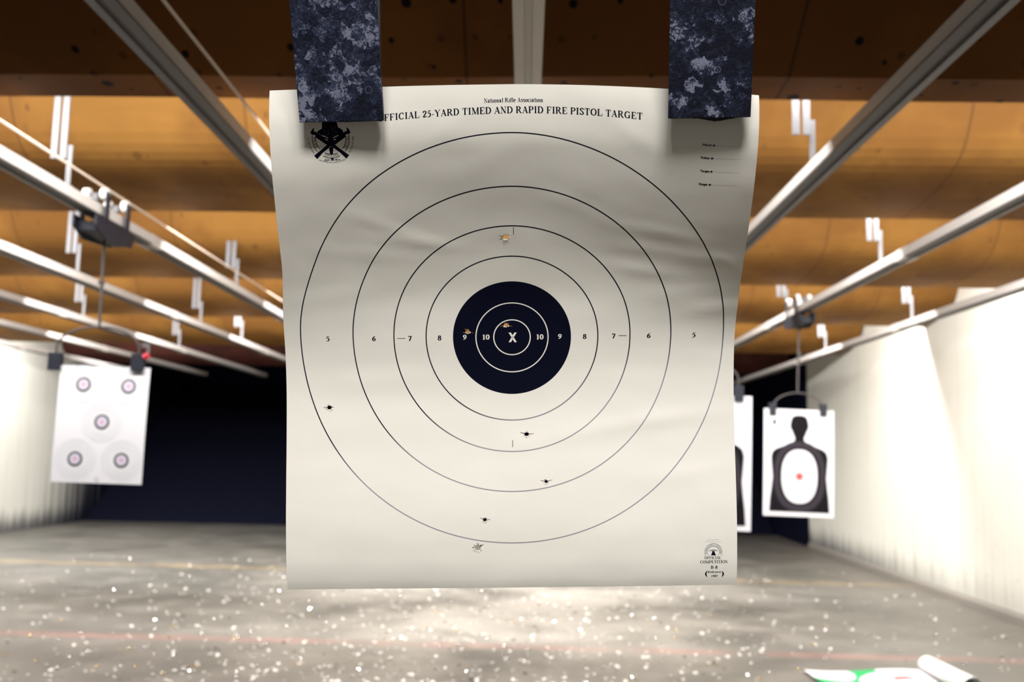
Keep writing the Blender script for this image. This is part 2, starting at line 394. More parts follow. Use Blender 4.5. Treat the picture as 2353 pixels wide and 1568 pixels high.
baffle(1, M['wood'], 'tan plywood baffle just beyond the dark nearest one, beside the target paper top')
baffle(2, M['wood'], 'tan plywood baffle third from the camera, level with the left trolley foot')
baffle(3, M['wood'], 'narrow tan plywood baffle fourth from the camera, meeting the cream right wall')
baffle(4, M['wood'], 'lowest lit plywood baffle in the picture, thin band above the black recess')
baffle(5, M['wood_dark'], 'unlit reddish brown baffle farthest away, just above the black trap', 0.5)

# ------------------------------------------------------------------ rails
RAILS = {'L6': -6.22, 'L5': -5.2, 'L4': -4.23, 'L3': -3.21, 'L2': -2.21, 'L1': -1.135, 'C': -0.012, 'R1': 1.184, 'R2': 2.18, 'R3': 3.31}
RZ = H + 1.19
RLAB = {'C': 'steel overhead rail running above the main target paper between the clamps',
        'L1': 'steel rail on the upper left passing behind the left edge of the big paper',
        'L2': 'steel rail with a cord above it carrying the left black trolley',
        'L3': 'steel rail on the left next below the one with the black trolley',
        'L4': 'thin steel rail on the left, second below the one with the black trolley',
        'L5': 'thin far-left steel rail just above the white five-bull target',
        'L6': 'lowest and farthest left steel rail, close to the left wall top',
        'R1': 'steel rail on the upper right meeting the right edge of the big paper',
        'R2': 'steel rail on the right carrying the far silhouette target trolley',
        'R3': 'steel rail nearest the cream right wall'}
PROF = [(-0.036, 0.030), (0.036, 0.030), (0.036, -0.018), (0.042, -0.022), (0.042, -0.030), (0.012, -0.034), (0.010, -0.024), (-0.010, -0.024), (-0.012, -0.034), (-0.042, -0.030), (-0.042, -0.022), (-0.036, -0.018)]
for k, x in RAILS.items():
    root = empty('target_rail', (x, 0, RZ))
    tag(root, RLAB[k], 'rail', 'overhead target rails')
    b = MB(); y0 = -1.4 if k == 'C' else 0.6
    b.prism(PROF, lambda a, z, y: (a, y, z), y0, 15.4)
    b.m = [1 if k != 'C' and i in (3, 4, 5, 6, 7, 8, 9) else 0 for i in range(len(b.f))]
    b.build('track', [M['rail_pale' if k == 'C' else 'rail'], M['rail_lip']], root)
    if k in ('L2', 'L1'):
        b = MB(); b.tube([(0.035, y, 0.140 - 0.02 * sin((y - 0.6) / 14.6 * pi)) for y in [0.6 + i * 0.73 for i in range(21)]], 0.006, 6)
        b.build('drive_cord', M['cord'], root)
    # joint collars every few metres
    for y in (5.45, 8.5, 11.6):
        b = MB(); b.prism([(p * 1.06, q * 1.07) for p, q in PROF], lambda a, z, yy: (a, yy, z), y - 0.07, y + 0.07)
        b.build('joint_sleeve', M['rail'], root)

# ------------------------------------------------------------------ hangers
HANG = [('L2', 4.41, 'pale steel hanger holding the trolley rail, beside the dark nearest baffle on the left'),
        ('R1', 3.92, 'largest pale hanger on the right, above the upper right rail'),
        ('L2', 7.10, 'pale hanger beyond the black trolley on the same left rail'),
        ('R2', 5.86, 'pale hanger on the second right rail, in front of tan plywood'),
        ('L3', 6.65, 'pale hanger just under the black trolley, on the next left rail'),
        ('L3', 9.25, 'pale hanger midway along the left rail below the trolley rail'),
        ('R2', 8.00, 'small pale hanger next to the far right trolley'),
        ('R3', 8.21, 'small pale hanger at the top of the cream right wall'),
        ('L4', 8.95, 'small pale hanger beside the rod of the five-bull target'),
        ('L4', 11.49, 'small hanger right of the five-bull target, fourth left rail'),
        ('R2', 10.30, 'tiny hanger right against the right edge of the big paper'),
        ('R3', 10.60, 'tiny hanger above the right silhouette target, on the wall-side rail'),
        ('L3', 10.62, 'tiny hanger against the left edge of the big paper'),
        ('L5', 12.99, 'tiny dim hanger over the black recess left of the big paper')]
for rn, y, lab in HANG:
    x = RAILS[rn]
    root = empty('rail_hanger', (x, y, RZ)); tag(root, lab, 'hanger', 'rail hangers')
    e = max([q for q in EDGES if q + SK * x < y] or [EDGES[0]])
    nxt = EDGES[min(EDGES.index(e) + 1, 5)]
    top = 0.62
    sx = 0.0
    for s in (-0.022, 0.022):
        b = MB(); b.box((s - 0.045 + sx, 0, 0.17 + (top - 0.17) / 2), (0.030, 0.012, top - 0.17)); b.build('bracket_strip', M['zinc'], root, 0.002)
    b = MB(); b.box((0.004 + sx, 0.010, 0.135), (0.024, 0.006, 0.21)); b.box((0.004 + sx, 0.0, 0.0345), (0.05, 0.05, 0.008)); b.build('strap', M['zinc'], root)

# ------------------------------------------------------------------ trolleys with clamps
def trolley(parent, drop, tx=0.0):
    b = MB()
    for s in (-1, 1):
        b.prism([(-0.24, -0.045), (0.24, -0.045), (0.20, -0.125), (-0.12, -0.150), (-0.24, -0.10)], lambda a, z, x: (x, a, z), s * 0.056 - 0.007, s * 0.056 + 0.007)
        for yy in (-0.13, 0.12): b.box((s * 0.0625, yy, 0.025), (0.010, 0.045, 0.145))
    b.box((0, 0.0, -0.095), (0.112, 0.40, 0.05))
    b.build('trolley_body', M['black'], parent, 0.004)
    for yy in (-0.13, 0.12):
        for s in (-0.045, 0.045):
            b = MB(); b.cyl((s - 0.014, yy, 0.085), (s + 0.014, yy, 0.085), 0.030, 16)
            p = b.build('pulley', M['pulley'], parent)
        b = MB(); b.cyl((-0.072, yy, 0.085), (0.072, yy, 0.085), 0.008, 8); b.box((0.0, yy, 0.070), (0.03, 0.03, 0.03)); b.build('axle', M['zinc'], parent)
def clamp(parent, c, w, h, mat, tiltf=0.0, red=False, th=0.010, rz=0.0):
    root = bpy.data.objects.new('clamp', None); COL.objects.link(root); root.parent = parent; root.location = c
    root.rotation_euler = (0, rz, 0)
    R = Matrix.Rotation(tiltf, 3, 'X')
    b = MB(); b.box(R @ Vector((0, -0.010, h / 2)), (w, th, h), R); b.build('front_jaw', mat, root, 0.0015)
    R2 = Matrix.Rotation(-tiltf * 0.4, 3, 'X')
    b = MB(); b.box(R2 @ Vector((0, 0.012, h / 2)), (w, th, h), R2); b.build('rear_jaw', M['black'], root, 0.0015)
    if red:
        b = MB(); b.cyl((w * 0.5, -0.01, h * 0.80), (w * 0.75, -0.012, h * 0.95), 0.016, 10); b.build('grip_tip', M['red'], root)
        root.children[-1]['label'] = 'red grip tip'
    return root
def carrier(rail, y, drop, arch_w, arch_h, clamp_z, cw, ch, label, red=False, off=0.0):
    root = empty('target_carrier', (RAILS[rail], y, RZ)); tag(root, label, 'carrier', 'target carriers on the rails')
    trolley(root, drop)
    b = MB(); b.cyl((0, 0, -0.12), (off, 0, -drop), 0.0075, 10); b.cyl((0, 0, -0.34), (0, 0, -0.36), 0.016, 10); b.build('drop_rod', M['rod'], root)
    pts = [(off + arch_w * cos(pi - pi * i / 20), 0, -drop - arch_h + arch_h * sin(pi * i / 20)) for i in range(21)]
    zc = clamp_z + ch * 0.9
    pts = [(pts[0][0], 0, min(zc, pts[0][2] - 0.01))] + pts + [(pts[-1][0], 0, min(zc, pts[-1][2] - 0.01))]
    b = MB(); b.tube(pts, 0.006, 8); b.build('wire_fork', M['rod'], root)
    for s in (-1, 1): clamp(root, (off + s * arch_w, 0, clamp_z), cw, ch, M['black'], 0.0, red and s > 0)
    return root

# five-bull target: placed on the trolley rail
p5 = aty(232, 976, 4.86)
top5 = 0.305
c5 = carrier('L2', 4.86, 0.58, 0.214, 0.11, p5.z + top5 - 0.032 - RZ, 0.068, 0.090, 'black trolley, rod and wire fork over the white five-bull target on the left', True, 0.006)
def sheet_grid(name, w, h, mat, parent, bend=0.02, nx=12, ny=14, seed=0):
    vs, fs = [], []
    for j in range(ny + 1):
        for i in range(nx + 1):
            x = w * (i / nx - 0.5); z = h * (j / ny - 0.5); vs.append((x, sheet_y(x, z, w, h, bend, seed), z))
    for j in range(ny):
        for i in range(nx):
            a = j * (nx + 1) + i; fs.append((a, a + 1, a + nx + 2, a + nx + 1))
    return mk(name, vs, fs, mat, parent, smooth=True)
def sheet_y(x, z, w, h, bend, seed):
    return bend * ((z / h) ** 2 - 0.25) * 4 * 0.5 + bend * 0.25 * sin(x / w * 5 + seed)
def flat(polys, mat, fn, name, parent, mats=None, weld=True):
    vs, fs, fm = [], [], []
    for k, p in enumerate(polys):
        mi = 0
        if mats: p, mi = p
        n = len(vs); vs += [fn(a, c) for a, c in p]; fs.append(tuple(range(n, n + len(p)))); fm.append(mi)
    o = mk(name, vs, fs, mats_list(mat), parent, fm); 
    if weld:
        bm = bmesh.new(); bm.from_mesh(o.data); bmesh.ops.remove_doubles(bm, verts=bm.verts, dist=1e-5); bm.to_mesh(o.data); bm.free()
    return o
def mats_list(m): return list(m) if isinstance(m, (list, tuple)) else [m]
def annulus(cx, cy, r0, r1, n=40, ry=1.0):
    out = []
    for i in range(n):
        a, c = 2*pi*i/n, 2*pi*(i+1)/n
        out.append([(cx + r0*cos(a), cy + r0*ry*sin(a)), (cx + r1*cos(a), cy + r1*ry*sin(a)), (cx + r1*cos(c), cy + r1*ry*sin(c)), (cx + r0*cos(c), cy + r0*ry*sin(c))])
    return out

t5 = empty('paper_target', p5); t5.rotation_euler = (0, radians(0.8), 0)
tag(t5, 'white paper target with five small ringed bulls, hanging on the left', 'paper target')
W5, H5 = 0.462, 0.592
sheet_grid('sheet', W5, H5, M['white_sheet'], t5, 0.012)
px5 = 4.86 / F
for (dx, dy) in ((-47, 91), (57, 90), (3, 6), (-52, -80), (54, -80)):
    cx, cy = dx * px5 * 1.0 + 0.0, dy * px5
    fn = lambda e: (lambda a, c: (a, sheet_y(a, c, W5, H5, 0.012, 0) - e, c))
    polys = [(p, 0) for p in annulus(cx, cy, 0.028, 0.038, 32)] + [(p, 1) for p in annulus(cx, cy, 0.006, 0.028, 32)] + [(p, 2) for p in annulus(cx, cy, 0.0005, 0.006, 16)]
    for r in (0.058, 0.072, 0.086, 0.099): polys += [(p, 3) for p in annulus(cx, cy, r, r + 0.002, 48)]
    flat(polys, [M['olive'], M['lilac'], M['orange'], M['pale_ring']], fn(0.0016), 'bullseye', t5, True)
flat([(p) for p in annulus(0.0, -0.275, 0.004, 0.012, 14)], [M['pale_ring']], fn(0.0016), 'seal_mark', t5)

# silhouette targets
def silhouette_target(loc, label, ry):
    root = empty('silhouette_target', loc); root.rotation_euler = (0, ry, 0); tag(root, label, 'paper target')
    w, h = 0.552, 0.838; k = 0.552 / 402.0
    sheet_grid('sheet', w, h, M['white_sheet'], root, 0.010, seed=1)
    fn = lambda e: (lambda a, c: (a, sheet_y(a, c, w, h, 0.010, 1) - e, c))
    L = [(465, 792), (440, 794), (421, 806), (415, 830), (411, 850), (414, 872), (421, 880), (429, 902), (438, 922), (437, 938), (415, 956), (370, 972), (330, 988), (310, 1005), (302, 1035), (306, 1090), (311, 1150), (305, 1210), (297, 1270), (292, 1346)]
    out = L + [(930 - x, y) for x, y in reversed(L[1:])] ; out = [((x - 461) * k, (1065 - y) * k) for x, y in out]
    # cut the outline into horizontal strips so that it follows the sheet
    strips = []
    left = [((x - 461) * k, (1065 - y) * k) for x, y in L]; right = [((930 - x - 461) * k, (1065 - y) * k) for x, y in L]
    for i in range(len(L) - 1):
        for s in range(4):
            f0, f1 = s / 4, (s + 1) / 4
            lp = lambda p, q, f: (p[0] + (q[0] - p[0]) * f, p[1] + (q[1] - p[1]) * f)
            a, b_, c, d = lp(left[i], left[i+1], f0), lp(left[i], left[i+1], f1), lp(right[i], right[i+1], f1), lp(right[i], right[i+1], f0)
            for q in range(4):
                strips.append([lp(a, d, q/4), lp(b_, c, q/4), lp(b_, c, (q+1)/4), lp(a, d, (q+1)/4)])
    sil = flat(strips, M['silh'], fn(0.002), 'figure', root)
    cx, cy = (465 - 461) * k, (1065 - 1143) * k
    def stad(hw, hh, n=56):   # rounded oval
        r = []
        for i in range(n):
            a = 2*pi*i/n; c, s = cos(a), sin(a); r.append((cx + hw * abs(c)**0.85 * (1 if c > 0 else -1), cy + hh * abs(s)**0.85 * (1 if s > 0 else -1)))
        return r
    def ringp(o1, o2): return [[o1[i], o2[i], o2[(i+1) % len(o1)], o1[(i+1) % len(o1)]] for i in range(len(o1))]
    flat(ringp(stad(116*k, 164*k), stad(148*k, 200*k)), M['silh_mid'], fn(0.0035), 'outer_band', sil)
    flat(ringp(stad(1*k, 1.5*k), stad(52*k, 78*k)) + ringp(stad(52*k, 78*k), stad(102*k, 153*k)), M['white_sheet'], fn(0.0035), 'white_oval', sil)
    pol = [(p, 0) for p in annulus(cx, cy, 0.0005, 17*k, 20)] + [(p, 1) for p in annulus(cx, cy, 17*k, 27*k, 20)]
    for r in (40, 62, 84): pol += [(p, 2) for p in annulus(cx, cy, r*k, (r+2)*k, 40, 1.15)]
    flat(pol, [M['red_ink'], M['pink_ink'], M['pale_ring']], fn(0.005), 'center_spot', sil, True)
    flat([[((x - 459) * k, (1065 - y) * k) for x, y in ((312, 818), (326, 818), (328, 845), (318, 856), (308, 845))]], M['silh'], fn(0.002), 'corner_mark', root)
    return root
pa = aty(1835, 1064, 7.65)
silhouette_target(pa, 'complete black silhouette paper target in front of the cream right wall', radians(1.2))
carrier('R2', 7.65, 0.66, 0.20, 0.13, pa.z + 0.419 - 0.05 - RZ, 0.055, 0.10, 'trolley, rod and wire fork holding the complete silhouette target', False, pa.x - RAILS['R2'])
pb = Vector((1.138, 6.05, 0)); pb.z = aty(1600, 1061, 6.05).z
silhouette_target(pb, 'silhouette paper target mostly hidden behind the right edge of the big paper', radians(1.15))
carrier('R1', 6.05, 0.58, 0.20, 0.12, pb.z + 0.419 - 0.04 - RZ, 0.06, 0.10, 'carrier of the half-hidden silhouette target, behind the big paper', False, pb.x - RAILS['R1'])

# ------------------------------------------------------------------ the big paper target (units: inches on the sheet)
INCH = 0.0254
CR, CU, CF = ROT @ Vector((1, 0, 0)), ROT @ Vector((0, 1, 0)), ROT @ Vector((0, 0, -1))
PR = (CR * cos(0.010) + CU * sin(0.010)).normalized()          # the sheet hangs a little askew
PU = CF.cross(PR) * -1 if CF.cross(PR).dot(CU) < 0 else CF.cross(PR)
PC = CAM + ray(1176.5, 775) * 1.1335
LOW = [(-12.2, 20), (-11.4, 8), (-10.4, 2), (-8, -4), (-6, -6), (-4, -3), (-2, 3), (-1, 8)]
# lean of the sheet towards the viewer (degrees) up its left edge, its middle and its right edge
PHI = {'l': LOW + [(0, 13), (1, 17), (3, 23), (5, 23), (7, 21), (9, 13), (10, 6), (11, -4), (12.4, -14)],
       'c': LOW + [(0, 9), (1, 11), (3, 20), (5, 25), (7, 26), (9, 23), (10.4, 12), (12.4, 4)],
       'r': LOW + [(0, 16), (1, 25), (3, 33), (5, 33), (7, 30), (9, 22), (10, 15), (11, 4), (12.4, -12)]}
def phi(v, T):
    for (a, p), (b, q) in zip(T, T[1:]):
        if v <= b:
            f = max(0, (v - a) / (b - a)); f = f * f * (3 - 2 * f); return radians(p + (q - p) * f)
    return radians(T[-1][1])
HS = {'l': 0.948, 'c': 0.958, 'r': 0.925}
TAB = {}
for key, T in PHI.items():
    tb = TAB[key] = {}; st = 0.05; h = d = 0.0; tb[0] = (0, 0)
    for i in range(1, 253):
        a = phi((i - 0.5) * st, T); h += cos(a) * st * HS[key]; d -= sin(a) * st; tb[i] = (h, d)
    h = d = 0.0
    for i in range(1, 253):
        a = phi(-(i - 0.5) * st, T); h -= cos(a) * st * 0.976; d += sin(a) * st; tb[-i] = (h, d)
def prof1(v, key):
    q = v / 0.05; i = int(math.floor(q)); f = q - i; tb = TAB[key]
    a, b = tb[max(-251, min(251, i))], tb[max(-251, min(251, i + 1))]
    return a[0] + (b[0] - a[0]) * f, a[1] + (b[1] - a[1]) * f
def prof(u, v):
    c = prof1(v, 'c'); s = prof1(v, 'l' if u < 0 else 'r'); w = min(1.2, (abs(u) / 10.5) ** 1.7)
    return c[0] + (s[0] - c[0]) * w, c[1] + (s[1] - c[1]) * w
def sst(a, b, x):
    f = min(1, max(0, (x - a) / (b - a))); return f * f * (3 - 2 * f)
# soft creases: (u, v, length dir angle, half length, half width, depth in inches)
CREASE = [(-4.2, 4.75, -7, 2.0, 0.24, 0.034), (-5.3, 5.4, -22, 1.8, 0.30, 0.026), (-6.6, 4.2, -5, 2.6, 0.40, 0.024), (6.7, 5.3, -9, 1.6, 0.24, 0.032), (6.4, 4.4, -4, 1.8, 0.26, 0.026),
          (5.9, 3.35, -9, 1.6, 0.24, 0.028), (9.0, 4.05, 2, 1.5, 0.22, 0.030), (10.0, 3.7, -32, 0.8, 0.2, 0.022), (9.0, 2.4, 4, 1.6, 0.30, 0.026), (9.3, 1.4, 9, 1.4, 0.25, 0.026), (7.4, 1.9, -5, 2.6, 0.5, 0.026),
          (-7.6, 2.2, 8, 2.6, 0.45, 0.020), (3.0, 6.4, -25, 2.4, 0.4, 0.016), (4.2, -4.5, 10, 3.6, 0.35, 0.026), (7.5, -4.0, 5, 2.4, 0.30, 0.022), (-1.0, 8.6, 30, 2.4, 0.45, 0.014),
          (5.2, 9.9, -35, 1.6, 0.40, 0.022), (-2.6, 10.1, 38, 1.6, 0.4, 0.02), (-7.0, 8.0, 20, 2.0, 0.5, 0.016), (8.2, -6.6, 8, 2.0, 0.3, 0.018), (-6.0, -2.0, 6, 3.0, 0.5, 0.015)]
def off(u, v):
    s = 0.0
    for cu, cv, an, L, w, dp in CREASE:
        c, sn = cos(radians(an)), sin(radians(an)); a = (u - cu) * c + (v - cv) * sn; b = -(u - cu) * sn + (v - cv) * c
        s += dp * math.exp(-(a / L) ** 2 - (b / w) ** 2)
    s += 0.035 * mnoise.noise(Vector((u * 0.22, v * 0.35, 2.2))) + 0.012 * mnoise.noise(Vector((u * 0.6, v * 0.9, 7.7)))
    s += BULGE * (1 - (u / 10.5) ** 2) * sst(5.0, 12.0, v)
    return s
BULGE = 0.0
def P0(u, v):
    h, d = prof(u, v)
    ue = u + 0.20 * sst(5.5, 10.6, -u) * sst(0.5, 4.0, v)
    return PC + (PR * ue + PU * h + CF * (d - off(u, v))) * INCH
def P(u, v, e=0.0):
    p = P0(u, v)
    if e:
        n = (P0(u + 0.05, v) - P0(u - 0.05, v)).cross(P0(u, v + 0.05) - P0(u, v - 0.05)).normalized()
        if n.dot(CF) > 0: n = -n
        p = p + n * e
    return p
def proj(p):
    c = ROT.transposed() @ (p - CAM); return 1176.5 + F * c.x / -c.z, 784 - F * c.y / -c.z
def uv(px, py):
    u, v = (px - 1176.5) / 50.0, (775 - py) / 49.0
    for _ in range(12):
        x, y = proj(P0(u, v)); x1, y1 = proj(P0(u + .02, v)); x2, y2 = proj(P0(u, v + .02))
        a, b, c, d = (x1 - x) / .02, (x2 - x) / .02, (y1 - y) / .02, (y2 - y) / .02
        det = a * d - b * c; ex, ey = px - x, py - y
        u += (d * ex - b * ey) / det; v += (-c * ex + a * ey) / det
    return u, v
VT, VB, UL, UR = 11.95, -12.05, -10.6, 10.38

tgt = empty('paper_target', PC)
tag(tgt, 'large cream paper target with black center and rings, held by two clamps', 'paper target')
TL = lambda p: p - PC
# bullet holes: centre px, radius in inches, seed, tears (angle, length)
HOLES = [(1162, 545, 0.115, [(200, .34), (160, .33), (20, .33), (45, .22), (330, .2)]), (1163, 747, 0.100, [(195, .30), (340, .32), (230, .22)]),
         (1075, 762, 0.092, [(130, .22), (195, .26), (340, .30), (285, .2)]), (757, 937, 0.105, [(178, .30), (5, .22), (265, .17)]),
         (1210, 998, 0.110, [(160, .33), (0, .36)]), (1255, 1107, 0.085, [(165, .28), (15, .32), (100, .16)]),
         (1114, 1195, 0.090, [(0, .28), (150, .25)]), (1098, 1259, 0.150, [(175, .28), (30, .34)])]
def hole_poly(i):
    px, py, r, tears = HOLES[i]; rr = random.Random(40 + i); cu, cv = uv(px, py); pts = []
    for k in range(18):
        pts.append((k * 20.0, r * (0.88 + 0.24 * rr.random())))
    for a, L in tears:
        pts = [p for p in pts if abs((p[0] - a + 180) % 360 - 180) > 13]
        pts += [((a - 9) % 360, r * 1.0), (a % 360, L), ((a + 9) % 360, r * 1.0)]
    pts.sort()
    return [(cu + q * cos(radians(a)), cv + q * sin(radians(a)) * 0.85) for a, q in pts], (cu, cv, r)
HP = [hole_poly(i) for i in range(len(HOLES))]
def inside(p, poly):
    x, y = p; c = False; n = len(poly)
    for i in range(n):
        x1, y1 = poly[i]; x2, y2 = poly[(i+1) % n]
        if (y1 > y) != (y2 > y) and x < (x2 - x1) * (y - y1) / (y2 - y1) + x1: c = not c
    return c
def cdt_mesh(border, loops, holes, grid):
    pts = [Vector(p) for p in border]; edges = [(i, (i + 1) % len(border)) for i in range(len(border))]
    for h in loops:
        n = len(pts); pts += [Vector(p) for p in h]; edges += [(n + i, n + (i + 1) % len(h)) for i in range(len(h))]
    pts += [Vector(p) for p in grid]
    vo, eo, fo, *_ = delaunay_2d_cdt(pts, edges, [], 1, 1e-5)
    fs, cs = [], []
    for f in fo:
        c = sum((vo[i] for i in f), Vector((0, 0))) / len(f)
        if not any(inside(c, h) for h in holes): fs.append(tuple(f)); cs.append(c)
    return vo, fs, cs
# sheet
st = 0.24
border = []
nu, nv = 88, 100
for i in range(nu): border.append((UL + (UR - UL) * i / nu, VB))
for j in range(nv): border.append((UR, VB + (VT - VB) * j / nv))
for i in range(nu): border.append((UR - (UR - UL) * i / nu, VT))
for j in range(nv): border.append((UL, VT - (VT - VB) * j / nv))
grid = []
for i in range(1, nu):
    for j in range(1, nv):
        p = (UL + (UR - UL) * i / nu, VB + (VT - VB) * j / nv)
        if all((p[0] - h[1][0]) ** 2 + (p[1] - h[1][1]) ** 2 > 0.40 ** 2 for h in HP): grid.append(p)
for poly, (cu, cv, r) in HP:
    for k in range(16):
        for rad in (0.42, 0.30):
            p = (cu + rad * cos(k * pi / 8 + rad), cv + rad * sin(k * pi / 8 + rad))
            if not inside(p, poly): grid.append(p)
RB = 5.5 / 2
disc = [(RB * cos(2*pi*i/200), RB * sin(2*pi*i/200)) for i in range(200)]
grid = [g for g in grid if abs(sqrt(g[0]**2 + g[1]**2) - RB) > 0.07]
holes = [h[0] for h in HP]
vo, fs, cs = cdt_mesh(border, holes + [disc], holes, grid)
V3 = [P(p.x, p.y) for p in vo]
def submesh(name, keep, mat, parent):
    idx, vs, ff = {}, [], []
    for f, c in zip(fs, cs):
        if keep(c):
            for i in f:
                if i not in idx: idx[i] = len(vs); vs.append(TL(V3[i]))
            ff.append(tuple(idx[i] for i in f))
    return mk(name, vs, ff, mat, parent, smooth=True)
sheet = submesh('sheet', lambda c: c.length > RB, M['paper'], tgt); sheet['label'] = 'cream paper sheet'
bull = submesh('bullseye', lambda c: c.length <= RB, M['disc_ink'], tgt); bull['label'] = 'black center disc'
# printing is laid onto the very triangles of the sheet
TREE = BVHTree.FromPolygons([(p.x, p.y, 0) for p in vo], fs)
def PS(u, v, e=0.0):
    hit = TREE.ray_cast(Vector((u, v, 1)), Vector((0, 0, -1)))
    if hit[2] is None: return P(u, v, e)
    f = fs[hit[2]]; a, b, c = f[0], f[1], f[2]
    A, B, Cc = V3[a], V3[b], V3[c]
    q = barycentric_transform(Vector((u, v, 0)), Vector((vo[a].x, vo[a].y, 0)), Vector((vo[b].x, vo[b].y, 0)), Vector((vo[c].x, vo[c].y, 0)), A, B, Cc)
    n = (B - A).cross(Cc - A).normalized()
    if n.dot(CF) > 0: n = -n
    return q + n * e
def ring(name, r, hw, mat, parent, e, n=900, skip=None):
    vs, fs = [], []
    for i in range(n):
        a = 2*pi*i/n
        for q in (r - hw, r + hw): vs.append(TL(PS(q * cos(a), q * sin(a), e)))
    for i in range(n):
        if skip and skip(2*pi*(i+.5)/n, r): continue
        j = (i + 1) % n; fs.append((2*i, 2*i+1, 2*j+1, 2*j))
    return mk(name, vs, fs, mat, parent)
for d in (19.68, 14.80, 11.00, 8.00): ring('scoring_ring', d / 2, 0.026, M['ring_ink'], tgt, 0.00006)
hol = lambda a, r: any((r*cos(a) - HP[k][1][0])**2 + (r*sin(a) - HP[k][1][1])**2 < 0.13**2 for k in (1, 2))
for d in (3.36, 1.70): ring('inner_ring', d / 2, 0.026, M['paper'], bull, 0.00006, 400, hol)

# ---------------------------------------------------------------- lettering: a small broad-nib serif alphabet
def cat(pts, n=6):
    out = []
    for i in range(len(pts) - 1):
        p0, p1, p2, p3 = pts[max(i-1, 0)], pts[i], pts[i+1], pts[min(i+2, len(pts)-1)]
        for k in range(n):
            t_ = k / n
            out.append(tuple(0.5 * (2*p1[d] + (p2[d]-p0[d])*t_ + (2*p0[d]-5*p1[d]+4*p2[d]-p3[d])*t_*t_ + (3*p1[d]-p0[d]-3*p2[d]+p3[d])*t_**3) for d in (0, 1)))
    out.append(pts[-1]); return out
def arc(cx, cy, rx, ry, a0, a1, n=18):
    return [(cx + rx * cos(radians(a0 + (a1 - a0) * i / n)), cy + ry * sin(radians(a0 + (a1 - a0) * i / n))) for i in range(n + 1)]
K, T_, B_ = (0.122, 0.042), (0.040, 0.040), (0.045, 0.042)      # nibs: bold, thin, serif
def ser(x, y, h=0.17): return (B_, [(x - h, y), (x + h, y)])
def vs_(x, y0, y1): return (B_, [(x, y0), (x, y1)])
lo, hi = 0.03, 0.97
